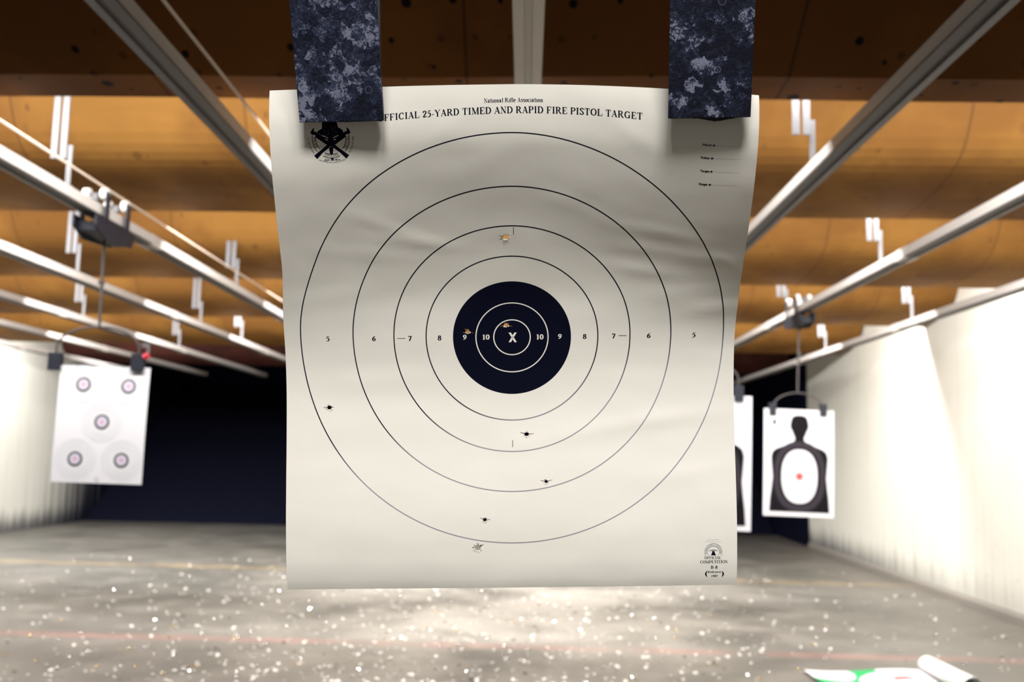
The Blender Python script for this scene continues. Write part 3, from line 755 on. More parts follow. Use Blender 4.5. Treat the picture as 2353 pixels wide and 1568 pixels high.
G = {
 'A': (1.05, [(T_, [(.14, 0), (.50, 1)]), (K, [(.50, .97), (.86, 0)]), (T_, [(.28, .34), (.68, .34)]), ser(.15, lo, .14), ser(.86, lo, .18)]),
 'B': (.98, [(K, [(.22, 0), (.22, 1)]), (K, [(.2, hi)] + arc(.46, .745, .27, .225, 90, -90) + [(.2, .52)]), (K, [(.2, .50)] + arc(.48, .265, .34, .235, 90, -90) + [(.2, lo)]), ser(.2, lo, .16), ser(.2, hi, .16)]),
 'C': (1.05, [(K, arc(.56, .5, .42, .47, 42, 318)), vs_(.90, .66, .98), vs_(.90, .18, .22)]),
 'D': (1.08, [(K, [(.22, 0), (.22, 1)]), (K, [(.2, hi)] + arc(.48, .5, .44, .47, 90, -90) + [(.2, lo)]), ser(.2, lo, .16), ser(.2, hi, .16)]),
 'E': (.98, [(K, [(.24, 0), (.24, 1)]), (B_, [(.06, hi), (.84, hi)]), (B_, [(.24, .5), (.58, .5)]), (B_, [(.06, lo), (.88, lo)]), vs_(.83, .72, .97), vs_(.58, .36, .64), vs_(.88, .03, .30)]),
 'F': (.92, [(K, [(.24, 0), (.24, 1)]), (B_, [(.06, hi), (.84, hi)]), (B_, [(.24, .5), (.58, .5)]), ser(.24, lo, .19), vs_(.83, .70, .97), vs_(.58, .36, .64)]),
 'G': (1.14, [(K, arc(.56, .5, .42, .47, 45, 320)), (K, [(.88, .03), (.88, .42)]), ser(.88, .44, .18), vs_(.90, .68, .98)]),
 'H': (1.14, [(K, [(.22, 0), (.22, 1)]), (K, [(.90, 0), (.90, 1)]), (B_, [(.22, .5), (.90, .5)]), ser(.22, lo), ser(.22, hi), ser(.9, lo), ser(.9, hi)]),
 'I': (.58, [(K, [(.29, 0), (.29, 1)]), ser(.29, lo, .19), ser(.29, hi, .19)]),
 'L': (.96, [(K, [(.24, 0), (.24, 1)]), (B_, [(.06, lo), (.86, lo)]), ser(.24, hi, .19), vs_(.86, .03, .34)]),
 'M': (1.36, [(T_, [(.18, 0), (.18, 1)]), (K, [(.24, .97), (.66, .04)]), (T_, [(.66, .04), (1.08, 1)]), (K, [(1.12, 0), (1.12, 1)]), ser(.18, lo, .14), ser(1.12, lo), ser(.16, hi, .12), ser(1.14, hi, .15)]),
 'N': (1.08, [(T_, [(.20, 0), (.20, 1)]), (K, [(.20, .97), (.86, .02)]), (T_, [(.88, 0), (.88, 1)]), ser(.20, lo, .14), ser(.16, hi, .14), ser(.88, hi, .14)]),
 'O': (1.14, [(K, arc(.57, .5, .43, .47, 0, 360, 30))]),
 'P': (.92, [(K, [(.22, 0), (.22, 1)]), (K, [(.2, hi)] + arc(.48, .73, .32, .24, 90, -90) + [(.2, .49)]), ser(.22, lo, .18), ser(.2, hi, .16)]),
 'R': (1.08, [(K, [(.22, 0), (.22, 1)]), (K, [(.2, hi)] + arc(.46, .74, .30, .23, 90, -90) + [(.2, .51)]), (K, [(.50, .50), (.90, .02)]), ser(.22, lo, .18), ser(.2, hi, .16), ser(.93, lo, .13)]),
 'S': (.82, [(K, cat([(.64, .80), (.56, .93), (.38, .97), (.20, .88), (.18, .72), (.32, .58), (.54, .44), (.66, .28), (.60, .10), (.42, .03), (.22, .06), (.13, .22)])), vs_(.66, .70, .98), vs_(.12, .03, .30)]),
 'T': (.98, [(K, [(.49, 0), (.49, 1)]), (B_, [(.08, hi), (.90, hi)]), ser(.49, lo, .19), vs_(.08, .70, .97), vs_(.90, .70, .97)]),
 'U': (1.08, [(K, [(.22, 1), (.22, .30)] + arc(.54, .30, .32, .27, 180, 360) + [(.86, .3)]), (T_, [(.86, .3), (.86, 1)]), ser(.22, hi), ser(.86, hi, .13)]),
 'V': (1.05, [(K, [(.16, 1), (.52, .02)]), (T_, [(.52, .02), (.90, 1)]), ser(.16, hi, .17), ser(.90, hi, .13)]),
 'Y': (1.05, [(K, [(.16, 1), (.52, .48)]), (T_, [(.54, .48), (.90, 1)]), (K, [(.53, .50), (.53, 0)]), ser(.16, hi, .17), ser(.90, hi, .13), ser(.53, lo, .18)]),
 '-': (.50, [((.05, .05), [(.08, .34), (.42, .34)])]),
 '.': (.36, [((.08, .08), [(.12, .06), (.20, .06)])]),
 '(': (.48, [(K, arc(.62, .38, .42, .62, 128, 232))]),
 ')': (.48, [(K, arc(-.14, .38, .42, .62, -52, 52))]),
 '#': (.75, [(B_, [(.22, 0), (.34, 1)]), (B_, [(.46, 0), (.58, 1)]), (B_, [(.08, .34), (.66, .34)]), (B_, [(.1, .66), (.7, .66)])]),
 '0': (.74, [(K, arc(.37, .5, .25, .47, 0, 360, 26))]),
 '1': (.74, [(K, [(.40, 0), (.40, 1)]), (T_, [(.18, .86), (.40, .97)]), ser(.40, lo, .20)]),
 '2': (.74, [(K, cat([(.13, .70), (.20, .90), (.40, .97), (.58, .84), (.56, .62), (.38, .38), (.12, .08)])), ((.03, .07), [(.12, .07), (.64, .07)]), vs_(.66, .05, .24)]),
 '3': (.74, [(K, cat([(.12, .76), (.22, .93), (.42, .95), (.56, .80), (.48, .62), (.32, .54), (.52, .46), (.62, .28), (.52, .10), (.32, .03), (.12, .10)]))]),
 '4': (.74, [(K, [(.50, 0), (.50, 1)]), (T_, [(.50, .97), (.06, .34)]), ((.03, .06), [(.06, .30), (.70, .30)])]),
 '5': (.74, [((.03, .07), [(.22, .92), (.64, .92)]), (T_, [(.24, .94), (.17, .56)]), (K, cat([(.17, .56), (.36, .64), (.56, .50), (.60, .30), (.48, .10), (.28, .03), (.11, .09)]))]),
 '6': (.74, [(K, cat([(.62, .95), (.40, .84), (.22, .62), (.15, .36)])), (K, arc(.38, .31, .22, .27, 0, 360, 22))]),
 '7': (.74, [((.03, .07), [(.10, .92), (.66, .92)]), (K, [(.62, .92), (.28, 0)]), vs_(.09, .70, .95)]),
 '8': (.74, [(K, arc(.37, .74, .19, .22, 0, 360, 20)), (K, arc(.37, .27, .23, .25, 0, 360, 22))]),
 '9': (.74, [(K, arc(.37, .68, .22, .27, 0, 360, 22)), (K, cat([(.60, .66), (.53, .40), (.36, .16), (.12, .04)]))]),
 'a': (.74, [(K, cat([(.14, .52), (.26, .67), (.42, .64), (.46, .48)]) + [(.46, .06)]), (K, cat([(.44, .40), (.24, .34), (.14, .20), (.22, .05), (.40, .10)])), ser(.56, .05, .10)]),
 'c': (.66, [(K, arc(.36, .34, .25, .32, 50, 320))]),
 'd': (.82, [(K, [(.58, 0), (.58, 1)]), (K, arc(.36, .34, .24, .32, 0, 360, 20)), ser(.64, lo, .12), ser(.50, hi, .10)]),
 'e': (.66, [(K, arc(.34, .34, .24, .32, 0, 310)), (T_, [(.12, .40), (.56, .40)])]),
 'f': (.48, [(K, [(.22, 0), (.22, .75)] + arc(.38, .78, .16, .18, 180, 50)), (B_, [(.04, .63), (.44, .63)]), ser(.22, lo, .16)]),
 'g': (.74, [(K, arc(.34, .42, .2, .24, 0, 360, 18)), (K, cat([(.3, .18), (.2, .08), (.5, .02), (.6, -.14), (.36, -.26), (.1, -.16), (.22, 0)]))]),
 'h': (.82, [(K, [(.22, 0), (.22, 1)]), (K, arc(.42, .42, .20, .22, 150, 0) + [(.62, 0)]), ser(.22, lo, .14), ser(.62, lo, .14)]),
 'i': (.42, [(K, [(.22, 0), (.22, .66)]), ((.09, .09), [(.20, .88), (.24, .88)]), ser(.22, lo, .17), ser(.16, .64, .08)]),
 'l': (.42, [(K, [(.22, 0), (.22, 1)]), ser(.22, lo, .17), ser(.16, hi, .08)]),
 'n': (.82, [(K, [(.22, 0), (.22, .66)]), (K, arc(.42, .44, .20, .20, 150, 0) + [(.62, 0)]), ser(.22, lo, .15), ser(.62, lo, .15), ser(.16, .64, .08)]),
 'o': (.74, [(K, arc(.37, .34, .26, .32, 0, 360, 22))]),
 'r': (.64, [(K, [(.22, 0), (.22, .66)]), (K, arc(.42, .46, .18, .20, 150, 60)), ser(.22, lo, .17), ser(.16, .64, .08)]),
 's': (.58, [(K, cat([(.46, .54), (.34, .66), (.18, .60), (.18, .46), (.40, .28), (.46, .14), (.32, .02), (.12, .10)]))]),
 't': (.48, [(K, [(.22, .9), (.22, .14)] + arc(.34, .14, .12, .12, 180, 300)), (B_, [(.04, .64), (.42, .64)])]),
 'w': (1.06, [(K, [(.10, .66), (.32, .02)]), (T_, [(.32, .02), (.54, .64)]), (K, [(.50, .66), (.72, .02)]), (T_, [(.72, .02), (.94, .66)]), ser(.12, .64, .12), ser(.92, .64, .12)]),
}
def stroke(nib, pts):
    a, b = nib; out = []; L, R = [], []
    for i, p in enumerate(pts):
        q0, q1 = pts[max(i-1, 0)], pts[min(i+1, len(pts)-1)]
        dx, dy = q1[0]-q0[0], q1[1]-q0[1]; l = sqrt(dx*dx+dy*dy) or 1; nx, ny = -dy/l, dx/l
        s = sqrt(a*a*nx*nx + b*b*ny*ny) or 1; ox, oy = a*a*nx/s, b*b*ny/s
        if len(pts) == 2: ox, oy = (s*nx, s*ny) if abs(nx) < .99 and abs(ny) < .99 and False else (ox, oy)
        L.append((p[0]+ox, p[1]+oy)); R.append((p[0]-ox, p[1]-oy))
    for i in range(len(pts)-1): out.append([L[i], R[i], R[i+1], L[i+1]])
    return out
def text_width(s, track=0.0): return sum((G[c][0] if c in G else 0.40) + track for c in s) - track
def text_polys(s, track=0.0):
    x = 0; out = []
    for c in s:
        if c in G:
            for nib, pts in G[c][1]: out += [[(x + a, b) for a, b in q] for q in stroke(nib, pts)]
            x += G[c][0] + track
        else: x += 0.40 + track
    return out, x - track
def serif(s, cu, cv, h, width=None, track=0.0, ang=0.0):
    """centred on (cu, cv = baseline); h = cap height in inches"""
    ps, w = text_polys(s, track); sx = h if width is None else width / w
    c, sn = cos(ang), sin(ang)
    return [[(cu + (a * sx - w * sx / 2) * c - b * h * sn, cv + (a * sx - w * sx / 2) * sn + b * h * c) for a, b in q] for q in ps]
def sans(s, h, width=None):
    cu = bpy.data.curves.new('lettering_source', 'FONT'); cu.body = s; cu.size = 1.0; cu.resolution_u = 3
    o = bpy.data.objects.new('lettering_source', cu); COL.objects.link(o)
    dg = bpy.context.evaluated_depsgraph_get(); dg.update(); me = bpy.data.meshes.new_from_object(o.evaluated_get(dg))
    V = [(v.co.x, v.co.y) for v in me.vertices]; Fs = [tuple(p.vertices) for p in me.polygons]
    bpy.data.objects.remove(o); bpy.data.curves.remove(cu); bpy.data.meshes.remove(me)
    x0, x1 = min(v[0] for v in V), max(v[0] for v in V)
    k = h / 0.70; kx = k if width is None else width / (x1 - x0)
    return [[((V[i][0] - x0) * kx, V[i][1] * k) for i in f] for f in Fs], (x1 - x0) * kx
def at(polys, u, v, ang=0.0):
    c, s = cos(ang), sin(ang); return [[(u + a*c - b*s, v + a*s + b*c) for a, b in q] for q in polys]
def fat(polys, d):
    out = []
    for dx, dy in ((0, 0), (d, 0), (-d, 0), (0, d), (0, -d)): out += [[(a+dx, b+dy) for a, b in q] for q in polys]
    return out
def on_arc(s, cx, cy, r, a_mid, h, flip=False, track=0.0, sansf=False, width=None):
    """text along a circle; flip = read from outside at the bottom"""
    out = []
    if sansf:
        ps, w = sans(s, h, width); w0 = w
    else:
        ps, w0 = text_polys(s, track); kx = h if width is None else width / w0
        ps = [[(a*kx, b*h) for a, b in q] for q in ps]; w0 *= kx
    for q in ps:
        o = []
        for a, b in q:
            if flip: th = radians(a_mid) + (a - w0/2) / r; rr = r - b
            else: th = radians(a_mid) - (a - w0/2) / r; rr = r + b
            o.append((cx + rr*cos(th), cy + rr*sin(th)))
        out.append(o)
    return out
def fine(poly, mx=0.11):
    out = []
    def split(t):
        L = [(t[i][0]-t[(i+1) % 3][0])**2 + (t[i][1]-t[(i+1) % 3][1])**2 for i in range(3)]; m = max(L)
        if m < mx * mx: out.append(t); return
        i = L.index(m); a, b, c = t[i], t[(i+1) % 3], t[(i+2) % 3]; q = ((a[0]+b[0])/2, (a[1]+b[1])/2)
        split([a, q, c]); split([q, b, c])
    for t in tessellate_polygon([[Vector((x, y, 0)) for x, y in poly]]): split([poly[i] for i in t])
    return out
def printed(name, polys, mat, e=0.00007, parent=None, mats=None, lev=(0, 1, 1, 2)):
    vs, fs, fm = [], [], []
    for p in polys:
        mi = 0
        if mats: p, mi = p
        small = max(q[0] for q in p) - min(q[0] for q in p) < 0.12 and max(q[1] for q in p) - min(q[1] for q in p) < 0.12
        for t in ([p] if small and len(p) <= 4 else fine(p)):
            n = len(vs); vs += [TL(PS(a, b, e * (1 + lev[mi] * 0.8))) for a, b in t]; fs.append(tuple(range(n, n + len(t)))); fm.append(mi)
    return mk(name, vs, fs, mats_list(mat), parent or tgt, fm)

# heading
bow = lambda ps: [[(a, b + 0.10 + 0.0124 * a - 0.0068 * a * a) for a, b in q] for q in ps]      # the print follows the slight bow of the top edge
printed('heading', bow(serif('OFFICIAL 25-YARD TIMED AND RAPID FIRE PISTOL TARGET', *uv(1170, 265.5), 0.295, 11.32, 0.06)), M['ink'])
printed('heading', bow(serif('National Rifle Association', *uv(1180, 240), 0.19, 2.52, 0.05)), M['ink'])
# ring numbers
for px, py, s in ((753, 779, '5'), (859, 778.5, '6'), (942, 778, '7'), (1010, 777, '8'), (1343.5, 773.5, '8'), (1410, 772.5, '7'), (1490.5, 771.5, '6'), (1594, 770, '5')):
    u_, v_ = uv(px, py); printed('numeral', serif(s, u_, v_ - 0.12, 0.245, None, 0), M['ink'])
for px, py, s in ((1068, 775.5, '9'), (1116, 775, '10'), (1240, 774.5, '10'), (1286.5, 773.5, '9')):
    u_, v_ = uv(px, py); printed('numeral', serif(s, u_, v_ - 0.12, 0.245, None, 0), M['paper'], 0.00007, bull)
ux, vx = uv(1178, 775.5)
bar = lambda x0, y0, x1, y1, w: [[(x0 - w, y0), (x0 + w, y0), (x1 + w, y1), (x1 - w, y1)]]
wn = bar(ux - .135, vx - .235, ux + .135, vx + .235, .055) + bar(ux + .135, vx - .235, ux - .135, vx + .235, .055)
printed('center_cross', wn, M['paper'], 0.00007, bull)
for px, py, dx, dy in ((1180, 531, 0, .18), (1178, 1020, 0, .17), (922, 778, .19, 0), (1430.5, 771.5, .19, 0)):
    u_, v_ = uv(px, py); a, b = (0.013, dy) if dy else (dx, 0.013); printed('tick_line', [[(u_-a, v_-b), (u_+a, v_-b), (u_+a, v_+b), (u_-a, v_+b)]], M['ink'])
# score form
form = []
for (px, py, s, pe) in ((1615, 335, 'Match #', 1705), (1611, 364.5, 'Relay #', 1702), (1609, 395, 'Target #', 1697), (1606, 425, 'Stage #', 1693)):
    u_, v_ = uv(px, py); ps, w = sans(s, 0.095, 0.50); form += fat(at(ps, u_, v_), 0.006)
    u1, v1 = uv(px + 30, py + 0.5); u2, v2 = uv(pe - 2, py + 2.5)
    for i in range(20):
        f = i / 19; a, b = u1 + (u2 - u1) * f, v1 + (v2 - v1) * f; form.append([(a-.009, b-.008), (a+.009, b-.008), (a+.009, b+.008), (a-.009, b+.008)])
printed('score_form', form, M['ink'])
# association seal, bottom right
seal = []
q = lambda x, y: uv(1580 + x / 12.06, 1220 + y / 12.06)
su, sv = q(715, 590); ir = 1 / 12.06 / 48.9
seal += [(p, 1) for p in annulus(su, sv, 234*ir, 246*ir, 48) if sum(q_[1] for q_ in p) / 4 > sv - 120*ir] + [(p, 1) for p in annulus(su, sv, 158*ir, 166*ir, 40) if sum(q_[1] for q_ in p) / 4 > sv - 105*ir]
seal += [(p, 1) for p in on_arc('NATIONAL RIFLE ASSOCIATION', su, sv, 172*ir, 90, 50*ir, False, 0, False, 640*ir)]
seal += [([(su - 70*ir, sv - 95*ir), (su + 75*ir, sv - 98*ir), (su + 40*ir, sv - 30*ir), (su + 12*ir, sv + 62*ir), (su - 22*ir, sv + 62*ir), (su - 40*ir, sv - 30*ir)], 0)]
for sg in (-1, 1): seal += [([(su, sv + 70*ir), (su + sg*60*ir, sv + 66*ir), (su + sg*142*ir, sv + 30*ir), (su + sg*60*ir, sv + 30*ir), (su, sv + 20*ir)], 1)]
a, b = q(700, 790); seal += [(p, 0) for p in serif('OFFICIAL', a, b, 78*ir, 460*ir)]
a, b = q(728, 905); seal += [(p, 0) for p in serif('COMPETITION', a, b, 84*ir, 765*ir)]
a, b = q(735, 1055); seal += [(p, 0) for p in serif('B-8', a, b, 90*ir, 190*ir)]
a, b = q(740, 1170); seal += [(p, 0) for p in serif('Redrawn', a, b, 62*ir, 370*ir)]
a, b = q(740, 1285); seal += [(p, 0) for p in serif('1987', a, b, 62*ir, 185*ir)]
for x, s, c in ((505, 1, 1), (985, -1, 1)):
    a, b = q(x, 1200); ps = []
    for i in range(12):
        t0, t1 = -1 + i / 6, -1 + (i + 1) / 6; w0, w1 = 22*(1 - t0*t0), 22*(1 - t1*t1); x0, x1 = 45*(t0*t0), 45*(t1*t1)
        ps.append([(a + s*(x0 - w0)*ir, b + t0*105*ir), (a + s*(x0 + w0)*ir, b + t0*105*ir), (a + s*(x1 + w1)*ir, b + t1*105*ir), (a + s*(x1 - w1)*ir, b + t1*105*ir)])
    seal += [(p, 0) for p in ps]
for y, x0, x1 in ((245, 550, 880), (300, 490, 940)):
    x = x0; rr = random.Random(y)
    while x < x1:
        w = rr.uniform(10, 26); a, b = q(x, y); seal.append(([(a, b - 15*ir), (a + w*.6*ir, b - 15*ir), (a + w*.6*ir, b + 15*ir), (a, b + 15*ir)], 2)); x += w + rr.uniform(5, 16)
printed('association_seal', seal, [M['ink'], M['grey_ink'], M['faint_ink']], mats=True)
# club crest, upper left
cq = lambda x, y: uv(660 + x / 11.2, 260 + y / 11.2)
cu0, cv0 = cq(1120, 720); k1 = 1 / 11.2 / 53.5
C = lambda x, y: (cu0 + (x - 1120) * k1, cv0 - (y - 720) * k1 * 1.03)
def cbar(x0, y0, x1, y1, w0, w1=None):
    w1 = w1 or w0; l = sqrt((x1-x0)**2 + (y1-y0)**2); nx, ny = -(y1-y0)/l, (x1-x0)/l
    return [C(x0+nx*w0, y0+ny*w0), C(x1+nx*w1, y1+ny*w1), C(x1-nx*w1, y1-ny*w1), C(x0-nx*w0, y0-ny*w0)]
cr = []
blk = lambda pts: cr.append(([C(*p) for p in pts], 0))
blk([(900, 200), (1300, 200), (1340, 370), (1120, 460), (890, 400)])
blk([(890, 395), (1120, 440), (1120, 620), (940, 600), (740, 490), (800, 440)])
blk([(1340, 370), (1450, 430), (1490, 520), (1320, 600), (1120, 620), (1120, 440)])
blk([(940, 590), (1310, 600), (1240, 700), (1235, 850), (1130, 930), (1030, 850), (1000, 700)])
for sg in (-1, 1):
    m = lambda x, y: (1120 + sg * (x - 1120), y)
    cr.append((cbar(*m(1140, 790), *m(1590, 510), 75, 60), 0)); cr.append((cbar(*m(1560, 520), *m(1655, 480), 40, 45), 0))
    blk([m(1580, 470), m(1560, 360), m(1630, 420), m(1672, 490), m(1620, 520)])
    cr.append((cbar(*m(1120, 790), *m(1370, 980), 50, 40), 0)); cr.append((cbar(*m(1340, 950), *m(1565, 1140), 38, 62), 0))
    cr.append((cbar(*m(1190, 640), *m(1340, 570), 9), 1)); cr.append((cbar(*m(1200, 690), *m(1270, 672), 10), 1))
blk([(1060, 900), (1180, 900), (1160, 1060), (1080, 1060)]); blk([(1090, 1150), (1175, 1150), (1130, 1235)])
def band(a0, a1):
    n = 12
    for i in range(n):
        t0, t1 = radians(a0 + (a1-a0)*i/n), radians(a0 + (a1-a0)*(i+1)/n)
        for r0, r1, mi in ((408, 425, 0), (425, 505, 1), (505, 522, 0)):
            f = lambda r, t_: C(1120 + r*cos(t_), 650 - r*sin(t_))
            cr.append(([f(r0, t0), f(r1, t0), f(r1, t1), f(r0, t1)], mi))
    
band(168, 222); band(243, 297); band(318, 372)
ccx, ccy = C(1120, 650)
cr += [(p, 3) for p in on_arc('POLICE', ccx, ccy, 500*k1, 194, 70*k1, True, .02, False, 330*k1)]
cr += [(p, 3) for p in on_arc('CIVILIAN', ccx, ccy, 500*k1, 270, 70*k1, True, .02, False, 400*k1)]
cr += [(p, 3) for p in on_arc('MILITARY', ccx, ccy, 500*k1, 346, 70*k1, True, .02, False, 390*k1)]
rr = random.Random(5)
for _ in range(26):
    x = rr.uniform(930, 1310); y = rr.uniform(330, 600); l = rr.uniform(15, 45); cr.append((cbar(x, y, x + (1120 - x) * .12 + rr.uniform(-8, 8), y + l, rr.uniform(3, 8)), 2))
for x, y in ((1090, 865), (1145, 865)): cr.append((cbar(x-9, y, x+9, y, 8), 1))
cr.append(([C(1170, 920), C(1215, 905), C(1245, 950), C(1260, 1010), C(1320, 1025), C(1240, 1040), C(1215, 985), C(1180, 965)], 1))
for q4 in (((830, 915), (895, 895), (895, 905), (840, 930)), ((970, 1000), (1010, 970), (1080, 1050), (1000, 1040))): cr.append(([C(*p) for p in q4], 1))
ps, w = sans('(626) 358-4814', 54*k1, 430*k1); cr += [(p, 0) for p in fat(at(ps, *C(1130 - 215, 1234)), 0.003)]
cr += [(p, 0) for p in on_arc('2540 CENTRAL AVE. DUARTE, CA 91010', *C(1125, 420), 905*k1, 270, 42*k1, True, 0, True, 760*k1)]
cr += [(p, 0) for p in on_arc('Tel. (800) 208-4814', ccx, ccy, 640*k1, 198, 50*k1, True, 0, True, 470*k1)]
cr += [(p, 0) for p in on_arc('Fax. (626) 301-9084', ccx, ccy, 640*k1, 343, 50*k1, True, 0, True, 480*k1)]
printed('club_crest', cr, [M['ink'], M['paper'], M['scorch'], M['ink']], 0.00007, None, True)
# bullet hole rims: smudges and torn flaps
for i, (poly, (cu, cv, r)) in enumerate(HP):
    rr = random.Random(90 + i); vs, fs, fm = [], [], []
    def quad(pts, mi, e):
        n = len(vs)
        for (a, b), ee in zip(pts, e): vs.append(TL(P(a, b, ee)))
        fs.append(tuple(range(n, n + len(pts)))); fm.append(mi)
    dark = i in (1, 2)
    for kk in range(9):                                   # lead wipe: short radial smears, mostly above the hole
        a = radians(rr.uniform(15, 165) if kk < 6 else rr.uniform(185, 355)); w = rr.uniform(.008, .02); r0, r1 = r * 1.04, r * rr.uniform(1.3, 1.9)
        quad([(cu + r0*cos(a-.12), cv + .85*r0*sin(a-.12)), (cu + r0*cos(a+.12), cv + .85*r0*sin(a+.12)), (cu + r1*cos(a+.03), cv + .85*r1*sin(a+.03)), (cu + r1*cos(a-.03), cv + .85*r1*sin(a-.03))], 0, [.00015]*4)
    for kk in range(6):                                   # torn flaps bent towards the viewer below the hole
        a = radians(200 + 28 * kk + rr.uniform(-8, 8)); d = rr.uniform(.16, .24)
        L = r * rr.uniform(0.5, 0.9)
        quad([(cu + r*1.0*cos(a-d), cv + .85*r*sin(a-d)), (cu + r*1.0*cos(a+d), cv + .85*r*sin(a+d)), (cu + (r + L)*cos(a), cv + .85*(r + L)*sin(a))], 1, [.0002, .0002, rr.uniform(.0008, .0016)])
    for a, L in HOLES[i][3][:2]:
        a = radians(a); quad([(cu + r*cos(a-.2), cv + .85*r*sin(a-.2)), (cu + r*1.3*cos(a+.22), cv + .85*r*1.3*sin(a+.22)), (cu + L*1.05*cos(a+.06), cv + .85*L*1.05*sin(a+.06))], 2, [.00015]*3)
    mk('bullet_hole', vs, fs, [M['scorch'], M['paper'], M['scorch_brown']], tgt, fm)

# carrier of the big target: trolley, rod, fork and the two spattered clamps
root = empty('target_carrier', (RAILS['C'], PC.y - 0.06, RZ)); tag(root, 'carrier with two large lead-spattered black clamps gripping the big paper', 'carrier', 'target carriers on the rails')
trolley(root, 0)
o0 = Vector(root.location)
def plate(parent, px, wpx, ang, mat, seed):
    """px = the four front corners in the photo (bottom left, bottom right, then towards the top)"""
    (bl, br, lip, h_m, lean) = px
    g = 0.0145
    p0 = P(*uv(*bl)) ; p1 = P(*uv(*br))
    depth0 = (p0 - CAM).dot(CF) - g; depth1 = (p1 - CAM).dot(CF) - g
    dm = (depth0 + depth1) / 2
    a = CAM + ray(*bl) * depth0; b = CAM + ray(*br) * depth1
    ex = (b - a).normalized(); ez0 = (CU - ex * CU.dot(ex)).normalized(); fw = ex.cross(ez0)
    if fw.dot(CF) < 0: fw = -fw
    ez = (ez0 * cos(lean) - fw * sin(lean)).normalized(); ny = (fw * cos(lean) + ez0 * sin(lean)).normalized()
    w = (b - a).length
    cl = bpy.data.objects.new('clamp', None); COL.objects.link(cl); cl.parent = parent
    R3 = Matrix((ex, ny, ez)).transposed()
    cl.matrix_parent_inverse = Matrix.Identity(4)
    cl.matrix_local = Matrix.Translation((a + b) / 2 - o0) @ R3.to_4x4()
    bm_ = MB(); bm_.box((0, 0.0035, h_m / 2), (w, 0.007, h_m)); bm_.build('front_jaw', mat, cl, 0.0008)
    # ragged rubber lip between jaw and paper
    rr = random.Random(seed); vs, n = [], 22
    prof_ = []
    for i in range(n + 1):
        x = -w * 0.40 + w * 0.80 * i / n
        prof_.append((x, -lip * math.exp(-((i / n - 0.62) / 0.22) ** 2) - rr.uniform(0, 0.0006)))
    bm_ = MB()
    for i in range(n):
        (x0, z0), (x1, z1) = prof_[i], prof_[i+1]
        bm_.add([(x0, 0.0075, z0), (x1, 0.0075, z1), (x1, 0.013, z1), (x0, 0.013, z0), (x0, 0.0075, 0.05), (x1, 0.0075, 0.05), (x1, 0.013, 0.05), (x0, 0.013, 0.05)],
                [(0, 3, 2, 1), (4, 5, 6, 7), (0, 1, 5, 4), (2, 3, 7, 6), (1, 2, 6, 5), (3, 0, 4, 7)])
    bm_.build('rubber_lip', M['rubber'], cl)
    Rr = Matrix.Rotation(-0.30, 3, 'X')
    bm_ = MB(); bm_.box(Vector((0, 0.030, 0.0)) + Rr @ Vector((0, 0, h_m / 2)), (w * 0.84, 0.007, h_m * 0.96), Rr); bm_.build('rear_jaw', M['black'], cl, 0.0008)
    bm_ = MB(); bm_.cyl((-w * 0.52, 0.012, h_m * 0.86), (w * 0.52, 0.012, h_m * 0.86), 0.009, 14); bm_.build('hinge_pin', M['rod'], cl)
    return cl
ca = plate(root, ((688, 282), (881, 278), 0.0006, 0.205, radians(17)), 0, 0, M['clamp_a'], 3)
cb = plate(root, ((1535, 273), (1725, 269.5), 0.0038, 0.205, radians(17)), 0, 0, M['clamp_b'], 8)
bpy.context.view_layer.update()
pa_ = ca.matrix_world @ Vector((0, 0.014, 0.195)) - o0; pb_ = cb.matrix_world @ Vector((0, 0.014, 0.195)) - o0
zt = max(pa_.z, pb_.z) + 0.10; pts = []
for i in range(25):
    a = pi - pi * i / 24; mid = (pa_ + pb_) / 2; hx = (pb_ - pa_).length / 2
    pts.append(mid + Vector((hx * cos(a), 0, 0.10 * sin(a))) + Vector((0, (pb_.y - pa_.y) * (i / 24 - .5), (pb_.z - pa_.z) * (i / 24 - .5))))
b = MB(); b.tube(pts, 0.007, 8); b.build('wire_fork', M['rod'], root)
top = pts[12]; b = MB(); b.cyl((0, 0, -0.12), top, 0.010, 10); b.build('drop_rod', M['rod'], root)

# ------------------------------------------------------------------ floor litter
# crumpled green and white sheet with a curled end, bottom right
pl = atz(2030, 1562, 0.0)
litter = empty('rolled_sheet', (pl.x, pl.y, 0)); tag(litter, 'white and green paper sheet with a rolled end lying on the floor', 'paper sheet')
def lf(a, b):          # gently wavy sheet lying on the floor
    return (a, b, 0.022 + 0.012 * sin(a * 7 + b * 4) + 0.006 * sin(b * 11))
vs, fs, fm = [], [], []
nx_, ny_ = 70, 42
for i in range(nx_ + 1):
    for j in range(ny_ + 1): vs.append(lf(-0.44 + 0.70 * i / nx_, -0.30 + 0.42 * j / ny_))
for i in range(nx_):
    for j in range(ny_):
        a = i * (ny_ + 1) + j; fs.append((a, a + ny_ + 1, a + ny_ + 2, a + 1))
        x, y = (i + .5) / nx_, (j + .5) / ny_
        el = lambda cx, cy, rx, ry: ((x - cx) / rx) ** 2 + ((y - cy) / ry) ** 2 < 1
        fm.append(2 if el(0.76, 0.58, 0.10, 0.06) else 0 if (el(0.17, 0.80, 0.23, 0.36) or el(0.64, 0.44, 0.26, 0.42) or (x > 0.62 and y > 0.3)) else 1)
mk('sheet', vs, fs, [M['white_sheet'], M['green'], M['red_ink']], litter, fm, True)
